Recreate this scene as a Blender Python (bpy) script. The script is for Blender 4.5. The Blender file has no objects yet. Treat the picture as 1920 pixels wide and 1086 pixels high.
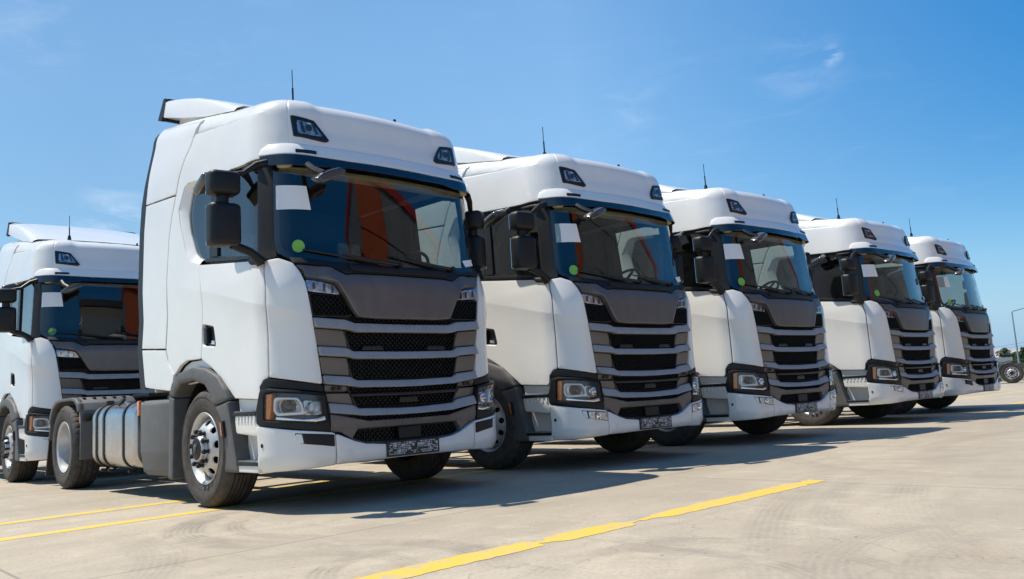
import bpy, bmesh, math, random
import numpy as np
from mathutils import Vector, Matrix
from mathutils.geometry import delaunay_2d_cdt
R = math.radians
random.seed(7); rng = np.random.RandomState(5)
SC = bpy.context.scene; COL = SC.collection

# ------------------------------------------------------------------ camera
def cam_axes(yaw, pitch, roll):
    f = Vector((math.cos(pitch)*math.cos(yaw), math.cos(pitch)*math.sin(yaw), math.sin(pitch)))
    r0 = Vector((math.sin(yaw), -math.cos(yaw), 0)); u0 = r0.cross(f)
    return math.cos(roll)*r0 + math.sin(roll)*u0, -math.sin(roll)*r0 + math.cos(roll)*u0, f
cd = bpy.data.cameras.new('camera'); cam = bpy.data.objects.new('camera', cd); COL.objects.link(cam)
cr, cu, cf = cam_axes(R(136.8372), R(7.4764), R(-3.4512))
mt = Matrix((cr, cu, -cf)).transposed().to_4x4(); mt.translation = Vector((7.1868, -4.1531, .7872))
cam.matrix_world = mt
cd.sensor_width = 36; cd.lens = 36*1540.02/1920; cd.clip_end = 6000; cd.clip_start = .05
SC.camera = cam

# ------------------------------------------------------------------ light
SUN_AZ, SUN_EL = 215.5, 62          # direction towards the sun, degrees from +x
sd = Vector((math.cos(R(SUN_AZ))*math.cos(R(SUN_EL)), math.sin(R(SUN_AZ))*math.cos(R(SUN_EL)), math.sin(R(SUN_EL))))
sl = bpy.data.lights.new('sun', 'SUN'); sl.energy = 4.3; sl.angle = R(.5); sl.color = (1, .93, .81)
so = bpy.data.objects.new('sun', sl); COL.objects.link(so); so.rotation_euler = sd.to_track_quat('Z', 'Y').to_euler()
wd = bpy.data.worlds.new('World'); SC.world = wd; wd.use_nodes = True
wn, wl = wd.node_tree.nodes, wd.node_tree.links
bg = wn['Background']; bg.inputs['Strength'].default_value = .125
sky = wn.new('ShaderNodeTexSky'); sky.sky_type = 'NISHITA'; sky.sun_disc = False
sky.sun_elevation = R(SUN_EL); sky.sun_rotation = R(90-SUN_AZ)
sky.air_density = 1.0; sky.dust_density = .15; sky.ozone_density = 3.0; sky.altitude = 0
hs = wn.new('ShaderNodeHueSaturation'); pass
wl.new(sky.outputs[0], hs.inputs['Color'])
tc = wn.new('ShaderNodeTexCoord')
wsep = wn.new('ShaderNodeSeparateXYZ'); wl.new(tc.outputs['Generated'], wsep.inputs[0])
def wrange(v, a, b, c, d, smooth=False):
    n = wn.new('ShaderNodeMapRange'); n.interpolation_type = 'SMOOTHSTEP' if smooth else 'LINEAR'
    for k, x in enumerate((a, b, c, d)): n.inputs[k+1].default_value = x
    wl.new(v, n.inputs[0]); return n.outputs[0]
def wmath(op, a, b=None, c=None):
    n = wn.new('ShaderNodeMath'); n.operation = op
    for k, v in enumerate((a, b, c)):
        if v is None: continue
        if isinstance(v, (int, float)): n.inputs[k].default_value = v
        else: wl.new(v, n.inputs[k])
    return n.outputs[0]
wdot = wn.new('ShaderNodeVectorMath'); wdot.operation = 'DOT_PRODUCT'; wl.new(tc.outputs['Generated'], wdot.inputs[0]); wdot.inputs[1].default_value = (math.cos(R(SUN_AZ)), math.sin(R(SUN_AZ)), 0)
wl.new(wrange(wdot.outputs['Value'], -.41, .10, 1.42, 1.08), hs.inputs['Saturation'])
wl.new(wrange(wdot.outputs['Value'], -.45, .10, .499, .489), hs.inputs['Hue'])   # clear air is deepest blue away from the sun
wl.new(wmath('MULTIPLY', wrange(wsep.outputs[2], .10, .45, .95, 1.16, True), wmath('MULTIPLY', wrange(wdot.outputs['Value'], -.41, .10, .86, 1.0), wrange(wdot.outputs['Value'], .10, .60, 1.0, .77))), hs.inputs['Value'])
hz = wn.new('ShaderNodeMix'); hz.data_type = 'RGBA'; wl.new(wrange(wsep.outputs[2], -.02, .17, .97, 0, True), hz.inputs[0]); wl.new(hs.outputs[0], hz.inputs[6]); hz.inputs[7].default_value = (1.7, 3.05, 4.7, 1)
mp = wn.new('ShaderNodeMapping'); mp.inputs['Rotation'].default_value = (0, 0, R(40)); mp.inputs['Scale'].default_value = (5, 9, 26)
wl.new(tc.outputs['Generated'], mp.inputs['Vector'])
nz = wn.new('ShaderNodeTexNoise'); nz.inputs['Scale'].default_value = 1.6; nz.inputs['Detail'].default_value = 9; nz.inputs['Roughness'].default_value = .62; nz.inputs['Distortion'].default_value = .6
wl.new(mp.outputs[0], nz.inputs['Vector'])
nz2 = wn.new('ShaderNodeTexNoise'); nz2.inputs['Scale'].default_value = 3.2; nz2.inputs['Detail'].default_value = 3
wl.new(tc.outputs['Generated'], nz2.inputs['Vector'])
a1 = wmath('MULTIPLY', wmath('SUBTRACT', nz.outputs[0], .53), 4.0)
a2 = wmath('MULTIPLY', wmath('SUBTRACT', nz2.outputs[0], .44), 3.2)
thin = wmath('MULTIPLY', wmath('MAXIMUM', a1, 0), wmath('MAXIMUM', a2, 0))
tot = wmath('MULTIPLY', thin, .07)
for dx, dy, dz, rad, k in ((-.411, .845, .343, .06, .10), (-.379, .857, .35, .014, .5), (-.579, .749, .322, .04, .09), (-.932, .292, .214, .055, .32), (-.897, .187, .399, .08, .07)):
    vm = wn.new('ShaderNodeVectorMath'); vm.operation = 'DISTANCE'; wl.new(tc.outputs['Generated'], vm.inputs[0]); vm.inputs[1].default_value = Vector((dx, dy, dz)).normalized()
    g = wmath('MAXIMUM', wmath('SUBTRACT', 1.0, wmath('DIVIDE', vm.outputs['Value'], rad)), 0.0)
    g = wmath('MULTIPLY', wmath('MULTIPLY', g, k), wmath('MAXIMUM', wmath('MULTIPLY', wmath('SUBTRACT', nz.outputs[0], .44), 5.0), 0))
    tot = wmath('ADD', tot, g)
tot = wmath('MINIMUM', tot, .6)
mx = wn.new('ShaderNodeMix'); mx.data_type = 'RGBA'
wl.new(tot, mx.inputs[0]); wl.new(hz.outputs[2], mx.inputs[6]); mx.inputs[7].default_value = (6.6, 7.0, 7.6, 1)
wl.new(mx.outputs[2], bg.inputs['Color'])
SC.view_settings.view_transform = 'Standard'; SC.view_settings.look = 'None'; SC.view_settings.gamma = 1; SC.view_settings.use_curve_mapping = False
SC.view_settings.exposure = .43
SC.render.engine = 'CYCLES'
try:
    SC.cycles.max_bounces = 8; SC.cycles.transparent_max_bounces = 16; SC.cycles.glossy_bounces = 4; SC.cycles.caustics_reflective = False; SC.cycles.caustics_refractive = False
except Exception: pass

# ------------------------------------------------------------------ materials
class NT:
    def __init__(self, name):
        self.m = bpy.data.materials.new(name); self.m.use_nodes = True
        self.n = self.m.node_tree.nodes; self.l = self.m.node_tree.links; self.p = self.n['Principled BSDF']
    def link(self, a, b): self.l.new(a, b)
    def math(self, op, a, b=None, c=None, clamp=False):
        n = self.n.new('ShaderNodeMath'); n.operation = op; n.use_clamp = clamp
        for k, v in enumerate((a, b, c)):
            if v is None: continue
            if isinstance(v, (int, float)): n.inputs[k].default_value = v
            else: self.l.new(v, n.inputs[k])
        return n.outputs[0]
    def coord(self, scale=(1, 1, 1), rot=(0, 0, 0), out='Object'):
        t = self.n.new('ShaderNodeTexCoord'); m = self.n.new('ShaderNodeMapping'); m.inputs['Scale'].default_value = scale; m.inputs['Rotation'].default_value = rot
        self.l.new(t.outputs[out], m.inputs['Vector']); return m.outputs[0]
    def noise(self, vec, scale, detail=4, rough=.55, dist=0):
        n = self.n.new('ShaderNodeTexNoise'); n.inputs['Scale'].default_value = scale; n.inputs['Detail'].default_value = detail; n.inputs['Roughness'].default_value = rough; n.inputs['Distortion'].default_value = dist
        self.l.new(vec, n.inputs['Vector']); return n.outputs[0]
    def ramp(self, f, lo, hi):
        n = self.n.new('ShaderNodeMapRange'); n.inputs[1].default_value = lo; n.inputs[2].default_value = hi; self.l.new(f, n.inputs[0]); return n.outputs[0]
    def mix(self, f, a, b):
        n = self.n.new('ShaderNodeMix'); n.data_type = 'RGBA'
        for k, v in ((0, f), (6, a), (7, b)):
            if isinstance(v, (int, float)): n.inputs[k].default_value = v
            elif isinstance(v, tuple): n.inputs[k].default_value = v if len(v) == 4 else (*v, 1)
            else: self.l.new(v, n.inputs[k])
        return n.outputs[2]
    def bump(self, h, strength=.3, dist=.01):
        b = self.n.new('ShaderNodeBump'); b.inputs['Strength'].default_value = strength; b.inputs['Distance'].default_value = dist
        self.l.new(h, b.inputs['Height']); self.l.new(b.outputs[0], self.p.inputs['Normal'])
def mat(name, c, rough=.5, metal=0, var=.06, nscale=18, bump=0, bscale=300, coat=0, c2=None, rvar=.08, spec=.5):
    t = NT(name); v = t.coord(); n = t.noise(v, nscale, 5)
    c2 = c2 or tuple(max(0, k*(1-var*3)) for k in c); hi = tuple(min(1, k*(1+var)) for k in c)
    f = t.ramp(n, .3, .7); t.link(t.mix(f, c2, hi), t.p.inputs['Base Color'])
    t.link(t.math('ADD', t.math('MULTIPLY', n, rvar*2), rough-rvar), t.p.inputs['Roughness'])
    t.p.inputs['Metallic'].default_value = metal; t.p.inputs['Specular IOR Level'].default_value = spec
    if coat: t.p.inputs['Coat Weight'].default_value = coat; t.p.inputs['Coat Roughness'].default_value = .04
    if bump: t.bump(t.noise(v, bscale, 2), bump, .002)
    return t.m
def glass_mat(name, tint, f0=.045, rough=0.0, refl=(1, 1, 1)):
    t = NT(name); t.n.remove(t.p); out = t.n['Material Output']
    tr = t.n.new('ShaderNodeBsdfTransparent'); tr.inputs[0].default_value = (*tint, 1)
    gl = t.n.new('ShaderNodeBsdfGlossy'); gl.inputs['Roughness'].default_value = rough; gl.inputs[0].default_value = (*refl, 1)
    lw = t.n.new('ShaderNodeLayerWeight'); lw.inputs[0].default_value = .5
    k = t.math('POWER', lw.outputs['Facing'], 4.2); k = t.math('ADD', t.math('MULTIPLY', k, .9), f0, clamp=True)
    ms = t.n.new('ShaderNodeMixShader'); t.link(k, ms.inputs[0]); t.link(tr.outputs[0], ms.inputs[1]); t.link(gl.outputs[0], ms.inputs[2]); t.link(ms.outputs[0], out.inputs[0])
    return t.m
M = {}
M['white'] = mat('white_paint', (.80, .787, .755), .22, 0, .012, 3, coat=.45, rvar=.05)
M['white2'] = mat('white_plastic', (.76, .745, .71), .38, 0, .015, 5, coat=.3)
M['bronze_lit'] = mat('lit_bronze_grey_paint', (.36, .343, .335), .55, 0, .04, 7, bump=.08, bscale=900, rvar=.05)  # same bronze paint, lightened to imitate the light caught by the slats
M['bronze'] = mat('bronze_grey_paint', (.145, .135, .133), .42, .40, .04, 7, bump=.08, bscale=900, rvar=.05)
M['grey'] = mat('grey_plastic', (.108, .108, .107), .58, 0, .06, 9, bump=.25, bscale=700)
M['dgrey'] = mat('dark_grey_plastic', (.010, .0105, .012), .48, 0, .06, 9, bump=.2, bscale=700, spec=.35)
M['black'] = mat('black_plastic', (.009, .009, .010), .42, 0, .1, 20, bump=.15, bscale=600)
M['gloss'] = mat('black_gloss', (.008, .009, .012), .08, 0, .05, 20, coat=1, rvar=.01)
M['hose'] = mat('blue_hose', (.03, .07, .2), .4, 0, .05, 20)
M['rubber'] = mat('tyre_rubber', (.066, .056, .050), .78, 0, .25, 14, bump=.35, bscale=160, c2=(.036, .032, .029))
M['steel'] = mat('silver_wheel_paint', (.58, .58, .58), .42, .35, .05, 12, rvar=.08)
M['alu'] = mat('brushed_aluminium', (.56, .55, .54), .27, 1, .06, 4, rvar=.08)
M['chrome'] = mat('chrome', (.85, .86, .88), .08, 1, .03, 20, rvar=.03)
M['lampback'] = mat('lamp_reflector', (.70, .71, .72), .24, .65, .22, 26, bump=1.0, bscale=34)
M['lampdark'] = mat('dark_lamp_housing', (.05, .05, .055), .25, .3, .1, 20)
M['opal'] = mat('light_guide', (.78, .79, .80), .2, 0, .03, 20, coat=.6)
M['amber'] = mat('amber_lens', (.75, .20, .02), .18, 0, .1, 60, coat=1)
M['red'] = mat('red_lens', (.45, .015, .01), .2, 0, .1, 60, coat=1)
M['paper'] = mat('white_paper', (.82, .83, .84), .7, 0, .01, 6)
M['dot'] = mat('green_sticker', (.20, .48, .075), .6, 0, .03, 10)
M['lens'] = glass_mat('clear_lens', (.93, .94, .95), .05)
M['wind'] = glass_mat('windscreen_glass', (.60, .655, .63), .075)
M['side'] = glass_mat('side_glass', (.50, .58, .57), .085)
M['vis'] = glass_mat('tinted_visor', (.035, .04, .055), .06)
M['satin'] = mat('satin_grey_shell', (.055, .056, .06), .22, 0, .05, 20, coat=.6)
M['mirror'] = mat('mirror_glass', (.8, .82, .84), .02, 1, .01, 5, rvar=.005)
M['cabin'] = mat('cabin_trim', (.055, .052, .05), .75, 0, .1, 8)
M['beige'] = mat('beige_headliner', (.52, .44, .33), .8, 0, .05, 8)
M['seat'] = mat('seat_fabric', (.085, .085, .09), .85, 0, .15, 40)
M['redbelt'] = mat('red_belt', (.5, .03, .025), .7, 0, .08, 30)
M['film'] = mat('seat_cover_film', (.55, .57, .57), .3, 0, .15, 9, coat=.4)
M['plate'] = mat('plate_black', (.012, .012, .013), .35, 0, .08, 30)
M['print'] = mat('plate_white_print', (.52, .53, .54), .5, 0, .04, 30)
M['bark'] = mat('bark', (.10, .075, .055), .9, 0, .2, 12, bump=.6, bscale=60)
M['leaf'] = mat('leaf_green', (.085, .125, .05), .6, 0, .25, 3)
M['leaf2'] = mat('leaf_dark_green', (.06, .10, .045), .6, 0, .25, 3)
M['galv'] = mat('galvanised_steel', (.42, .44, .46), .45, .6, .06, 14)

# ------------------------------------------------------------------ object helpers
def link_mesh(name, verts, faces, m, parent=None, smooth=True, loc=None, angle=35):
    me = bpy.data.meshes.new(name); me.from_pydata([tuple(map(float, v)) for v in verts], [], [tuple(f) for f in faces]); me.update()
    return link_me(name, me, m, parent, smooth, loc, angle)
def link_me(name, me, m, parent=None, smooth=True, loc=None, angle=35):
    for mm in (m if isinstance(m, (list, tuple)) else [m]): me.materials.append(mm)
    if smooth:
        me.polygons.foreach_set('use_smooth', [True]*len(me.polygons)); me.set_sharp_from_angle(angle=R(angle))
    o = bpy.data.objects.new(name, me); COL.objects.link(o)
    if parent: o.parent = parent
    if loc is not None: o.location = loc
    return o
def again(o, parent=None, loc=None, rot=None, scale=None):
    c = o.copy(); COL.objects.link(c)
    if parent is not None: c.parent = parent
    if loc is not None: c.location = loc
    if rot is not None: c.rotation_euler = rot
    if scale is not None: c.scale = scale
    return c
def tag(o, label=None, cat=None, group=None, kind=None):
    for k, v in (('label', label), ('category', cat), ('group', group), ('kind', kind)):
        if v: o[k] = v
    return o
def empty(name, loc=(0, 0, 0), rz=0):
    o = bpy.data.objects.new(name, None); COL.objects.link(o); o.location = loc; o.rotation_euler = (0, 0, rz); o.empty_display_size = .3; return o
class MB:
    """collects shapes into one bmesh"""
    def __init__(self): self.b = bmesh.new()
    def box(self, x0, x1, y0, y1, z0, z1, bev=0, seg=2):
        t = bmesh.new(); bmesh.ops.create_cube(t, size=1)
        bmesh.ops.scale(t, vec=(abs(x1-x0), abs(y1-y0), abs(z1-z0)), verts=t.verts)
        bmesh.ops.translate(t, vec=((x0+x1)/2, (y0+y1)/2, (z0+z1)/2), verts=t.verts)
        if bev: bmesh.ops.bevel(t, geom=t.edges[:], offset=bev, segments=seg, profile=.5, affect='EDGES')
        self._merge(t); return self
    def _merge(self, t, mtx=None):
        if mtx is not None: bmesh.ops.transform(t, matrix=mtx, verts=t.verts)
        me = bpy.data.meshes.new('t'); t.to_mesh(me); t.free(); self.b.from_mesh(me); bpy.data.meshes.remove(me)
    def rbox(self, size, mtx, bev=0, seg=2):
        t = bmesh.new(); bmesh.ops.create_cube(t, size=1); bmesh.ops.scale(t, vec=size, verts=t.verts)
        if bev: bmesh.ops.bevel(t, geom=t.edges[:], offset=bev, segments=seg, profile=.5, affect='EDGES')
        self._merge(t, mtx); return self
    def tube(self, pts, r, n=10, cap=True):
        pts = [Vector(p) for p in pts]; rings = []; rs = r if isinstance(r, (list, tuple)) else [r]*len(pts)
        up = None
        for i, p in enumerate(pts):
            d = (pts[min(i+1, len(pts)-1)]-pts[max(i-1, 0)]).normalized()
            if up is None: up = Vector((0, 0, 1)) if abs(d.z) < .9 else Vector((1, 0, 0))
            a = d.cross(up).normalized(); c = a.cross(d).normalized(); up = c
            rings.append([self.b.verts.new(p + (a*math.cos(2*math.pi*k/n)+c*math.sin(2*math.pi*k/n))*rs[i]) for k in range(n)])
        for i in range(len(rings)-1):
            for k in range(n): self.b.faces.new((rings[i][k], rings[i][(k+1) % n], rings[i+1][(k+1) % n], rings[i+1][k]))
        if cap: self.b.faces.new(rings[0][::-1]); self.b.faces.new(rings[-1])
        return self
    def lathe(self, prof, n=48, axis='y', center=(0, 0, 0), closed=False, a0=0, a1=2*math.pi):
        """prof: list of (radius, along)"""
        full = abs(a1-a0) > 6.28; cnt = n if full else n+1; rings = []
        for k in range(cnt):
            a = a0+(a1-a0)*k/n; row = []
            for r, h in prof:
                c, s = r*math.cos(a), r*math.sin(a)
                p = {'y': (c, h, s), 'x': (h, c, s), 'z': (c, s, h)}[axis]
                row.append(self.b.verts.new((p[0]+center[0], p[1]+center[1], p[2]+center[2])))
            rings.append(row)
        m = len(prof)
        for k in range(n):
            A, B = rings[k], rings[(k+1) % cnt]
            for i in range(m if closed else m-1):
                j = (i+1) % m
                try: self.b.faces.new((A[i], A[j], B[j], B[i]))
                except ValueError: pass
        return self
    def extrude(self, poly, a0, a1, axis='y', bev=0):
        """poly of 2D points; axis y: (x,z), axis x: (y,z), axis z: (x,y)"""
        t = bmesh.new(); P = {'y': lambda u, v, h: (u, h, v), 'x': lambda u, v, h: (h, u, v), 'z': lambda u, v, h: (u, v, h)}[axis]
        A = [t.verts.new(P(u, v, a0)) for u, v in poly]; B = [t.verts.new(P(u, v, a1)) for u, v in poly]; n = len(poly)
        t.faces.new(A); t.faces.new(B[::-1])
        for k in range(n): t.faces.new((A[k], B[k], B[(k+1) % n], A[(k+1) % n]))
        bmesh.ops.recalc_face_normals(t, faces=t.faces)
        if bev: bmesh.ops.bevel(t, geom=t.edges[:], offset=bev, segments=2, profile=.5, affect='EDGES')
        self._merge(t); return self
    def build(self, name, m, parent=None, smooth=True, loc=None, angle=35, recalc=True):
        if recalc: bmesh.ops.recalc_face_normals(self.b, faces=self.b.faces)
        me = bpy.data.meshes.new(name); self.b.to_mesh(me); self.b.free()
        return link_me(name, me, m, parent, smooth, loc, angle)

# ------------------------------------------------------------------ the cab surface: (s, q) -> point
ZW = [.25, 1.0, 1.9, 2.1, 2.9, 3.3, 3.7]; VW = [1.18, 1.195, 1.185, 1.165, 1.12, 1.09, 1.06]
ZX = [.25, 1.0, 1.75, 1.95, 2.9, 3.1, 3.3, 3.7]; VX = [1.40, 1.395, 1.385, 1.355, 1.235, 1.205, 1.165, 1.06]
ZB = [.25, 1.8, 2.1, 3.7]; VBW = [.05, .05, .075, .06]; VA = [.40, .40, .42, .40]; VB = [.36, .36, .42, .36]
S1 = .83; S2 = 1.39; RR = .20; LR = .9
def sst(a, b, x):
    t = np.clip((x-a)/(b-a), 0, 1); return t*t*(3-2*t)
def ZS(s): return 3.27+.36*np.clip((np.abs(s)-1.3)/2.1, 0, 1.3)
def surf(s, q):
    s = np.asarray(s, float); q = np.asarray(q, float)
    sg = np.where(s >= 0, 1., -1.); a_s = np.abs(s); zs = ZS(s); z = np.minimum(q, zs)
    W = np.interp(z, ZW, VW); X = np.interp(z, ZX, VX); bw = np.interp(z, ZB, VBW); a = np.interp(z, ZB, VA); b = np.interp(z, ZB, VB)
    W = W+(1.2-W)*sst(1.5, 3.0, a_s)*(1-.35*sst(3.1, 3.7, z))
    t1 = np.clip(a_s/S1, 0, 1); t2 = np.clip((a_s-S1)/(S2-S1), 0, 1)*np.pi/2; t3 = np.clip(a_s-S2, 0, None)
    y = (W-b)*t1+b*np.sin(t2); x = X-bw*t1*t1-a*(1-np.cos(t2))-t3
    nx = np.where(a_s < S1, 1., np.cos(t2)); ny = np.where(a_s < S1, 2*bw*t1/(W-b), np.sin(t2)); l = np.hypot(nx, ny); nx = nx/l; ny = ny/l
    ext = np.clip(q-zs, 0, None); th = np.clip(ext/RR, 0, np.pi/2)
    x = x-nx*RR*(1-np.cos(th)); y = y-ny*RR*(1-np.cos(th)); z = z+RR*np.sin(th)
    k = np.clip((ext-RR*np.pi/2)/LR, 0, 1)
    x = x+(np.clip(x, -3, .45)-x)*k; y = y*(1-k); z = z+.04*(1-(1-k)**2)
    return np.stack([x, -sg*y, z], -1)
def normal(s, q):
    h = 1e-3
    du = surf(s+h, q)-surf(s-h, q); dv = surf(s, q+h)-surf(s, q-h)
    n = np.cross(dv, du); l = np.linalg.norm(n, axis=-1, keepdims=True); n = n/np.maximum(l, 1e-9)
    return n
_t = normal(np.array([.0, 2.0]), np.array([1.5, 1.5]))
NSIGN = 1.0 if _t[0][0] > 0 else -1.0
def place(sq, h):
    sq = np.asarray(sq, float); return surf(sq[:, 0], sq[:, 1])+NSIGN*normal(sq[:, 0], sq[:, 1])*np.asarray(h, float).reshape(-1, 1)
def mir(p): return p+[(-s, z) for s, z in reversed(p)]         # half outline (from centre bottom .. centre top) -> whole
def full(top, low):
    """band across the front: top and low edges listed from outside (s>0) towards the centre"""
    t = top+[(-p[0], *p[1:]) for p in reversed(top)]; b = low+[(-p[0], *p[1:]) for p in reversed(low)]
    return t+b[::-1]
def area(p): return .5*sum(p[i][0]*p[(i+1) % len(p)][1]-p[(i+1) % len(p)][0]*p[i][1] for i in range(len(p)))
def inside(p, x, y):
    r = np.zeros(np.shape(x), bool); n = len(p); j = n-1
    for i in range(n):
        xi, yi = p[i]; xj, yj = p[j]
        c = ((yi > y) != (yj > y)) & (x < (xj-xi)*(y-yi)/((yj-yi) or 1e-12)+xi); r ^= c; j = i
    return r
def rnd(p, r, n=4):
    """round the corners of a polygon"""
    out = []; N = len(p)
    for i in range(N):
        a, b, c = Vector(p[i-1][:2]), Vector(p[i][:2]), Vector(p[(i+1) % N][:2]); u, v = a-b, c-b
        if u.length < 1e-6 or v.length < 1e-6: continue
        rr = p[i][2] if len(p[i]) > 2 else r
        ang = u.angle(v)
        if ang > 2.75 or rr == 0: out.append(tuple(b)); continue
        d = min(rr/max(math.tan(ang/2), .05), u.length*.45, v.length*.45); s, e = b+u.normalized()*d, b+v.normalized()*d
        for k in range(n+1):
            t = k/n; q = s*(1-t)**2+b*2*t*(1-t)+e*t*t; out.append(tuple(q))
    return out
def dens(p, step):
    out = []
    for i in range(len(p)):
        a, b = np.array(p[i][:2]), np.array(p[(i+1) % len(p)][:2]); L = np.hypot(*(b-a))
        if L < 1e-5: continue
        m = max(1, int(math.ceil(L/step)))
        for k in range(m): out.append(tuple(a+(b-a)*k/m))
    return out
def offset(p, d):
    p = [q[:2] for q in p]
    P = np.array(p); a = P-np.roll(P, 1, 0); b = np.roll(P, -1, 0)-P
    na = np.c_[-a[:, 1], a[:, 0]]; nb = np.c_[-b[:, 1], b[:, 0]]
    na /= np.linalg.norm(na, axis=1, keepdims=True)+1e-12; nb /= np.linalg.norm(nb, axis=1, keepdims=True)+1e-12
    m = na+nb; k = 1/np.maximum(1+(na*nb).sum(1), .5)
    return P+m*k[:, None]*d
def fill(outer, holes, res, grid=True, feats=()):
    vs = [Vector(p) for p in outer]; n0 = len(vs); ed = [(i, (i+1) % n0) for i in range(n0)]
    for h in holes:
        b = len(vs); vs += [Vector(p) for p in h]; ed += [(b+i, b+(i+1) % len(h)) for i in range(len(h))]
    nb = len(vs); OA = np.array(outer)
    for ft in feats:
        ft = np.array(dens_open(ft, max(2, int(np.hypot(*np.diff(np.array(ft), axis=0).T).sum()/(res*.7))))); ok = inside(outer, ft[:, 0], ft[:, 1])
        for hh in holes: ok &= ~inside(hh, ft[:, 0], ft[:, 1])
        B0 = np.array([tuple(v) for v in vs[:nb]]); ok &= np.hypot(ft[:, None, 0]-B0[None, :, 0], ft[:, None, 1]-B0[None, :, 1]).min(1) > .006
        last = None
        for q, k in zip(ft, ok):
            if not k: last = None; continue
            vs.append(Vector(q)); 
            if last is not None: ed.append((last, len(vs)-1))
            last = len(vs)-1
    if grid:
        P = np.array(outer); x0, y0 = P.min(0); x1, y1 = P.max(0)
        gx, gy = np.meshgrid(np.arange(x0+res*.5, x1, res), np.arange(y0+res*.5, y1, res)); gx = gx.ravel(); gy = gy.ravel()
        ok = inside(outer, gx, gy)
        for h in holes: ok &= ~inside(h, gx, gy)
        B = np.array([tuple(v) for v in vs])
        gx, gy = gx[ok], gy[ok]
        if len(gx):
            keep = np.ones(len(gx), bool)
            for c in range(0, len(gx), 500):
                dd = np.hypot(gx[c:c+500, None]-B[None, :, 0], gy[c:c+500, None]-B[None, :, 1]).min(1); keep[c:c+500] = dd > res*.4
            vs += [Vector((a, b)) for a, b in zip(gx[keep], gy[keep])]
    V, E, F, OV, _, _ = delaunay_2d_cdt(vs, ed, [], 1, 1e-7)
    V = np.array([tuple(v) for v in V]); F = [tuple(f) for f in F]
    if holes:
        C = np.array([V[list(f)].mean(0) for f in F]); bad = np.zeros(len(F), bool)
        for h in holes: bad |= inside(h, C[:, 0], C[:, 1])
        F = [f for f, q in zip(F, bad) if not q]
    omap = {}
    for i, src in enumerate(OV):
        for q in src: omap[q] = i
    return V, F, [omap.get(i) for i in range(nb)]
def panel(name, poly, m, parent, h=0, depth=.03, e=.006, res=.06, holes=(), feats=(), disp=None, rc=.012, sgn=1, pl=None, angle=35, edge=None, back=True):
    """a curved sheet-metal piece following the cab surface; poly and holes in (s, q); hole = polygon or (polygon, e, depth)"""
    pl = pl or place
    poly = rnd(poly, rc) if rc else [q[:2] for q in poly]
    if sgn < 0: poly = [(-s, z) for s, z in poly]
    if area(poly) < 0: poly = poly[::-1]
    O = dens(poly, edge or res); I = offset(O, e)
    hs = []
    for hh in holes:
        he, hd = e, depth
        if isinstance(hh, tuple): hh, he, hd = hh
        hp = rnd(hh, rc) if rc else hh
        if sgn < 0: hp = [(-s, z) for s, z in hp]
        if area(hp) < 0: hp = hp[::-1]
        H = dens(hp, edge or res); hs.append((H, offset(H, -he), he, hd))
    V, F, om = fill([tuple(p) for p in I], [[tuple(p) for p in x[1]] for x in hs], res, True, [[(a*(1 if sgn > 0 else -1), b) for a, b in f] for f in feats])
    hfun = (lambda q: h+disp(q[:, 0], q[:, 1])) if disp else (lambda q: np.full(len(q), float(h)))
    P = [pl(V, hfun(V))]; cnt = len(V); faces = [tuple(f) for f in F]
    def ring(idx0, rows, flip):
        nonlocal cnt
        prev = idx0
        for (q, dh) in rows:
            q = np.asarray(q); P.append(pl(q, hfun(q)+dh)); cur = list(range(cnt, cnt+len(q))); cnt += len(q); n = len(cur)
            for k in range(n):
                a, b, c, d = prev[k], prev[(k+1) % n], cur[(k+1) % n], cur[k]
                if None in (a, b): continue
                faces.append((b, a, d, c) if not flip else (a, b, c, d))
            prev = cur
    nO = len(O); rows = [(offset(O, e*.29), -e*.29), (O, -e)]
    if back: rows.append((O, -max(depth, e*1.2)))
    ring(om[:nO], rows, False); b = nO
    for H, HO, he, hd in hs:
        n = len(H); k = om[b:b+n]; b += n
        ring(k, [(offset(H, -he*.3), -hd*.35), (H, -hd)], True)
    o = link_mesh(name, np.concatenate(P), faces, m, parent, True, None, angle)
    if len(faces) > 60: w = o.modifiers.new('weighted_normal', 'WEIGHTED_NORMAL'); w.keep_sharp = True; w.weight = 80
    return o
def flat_fill(name, poly, holes, res, fn, m, parent, depth_fn=None):
    V, F, om = fill(poly, holes, res); return V, F, om
def strip(name, rows, m, parent, closed=True):
    """loft between equal-length rings of 3D points"""
    P = np.concatenate(rows); n = len(rows[0]); F = []
    for r in range(len(rows)-1):
        for k in range(n if closed else n-1): F.append((r*n+k, r*n+(k+1) % n, (r+1)*n+(k+1) % n, (r+1)*n+k))
    return link_mesh(name, P, F, m, parent)
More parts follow.
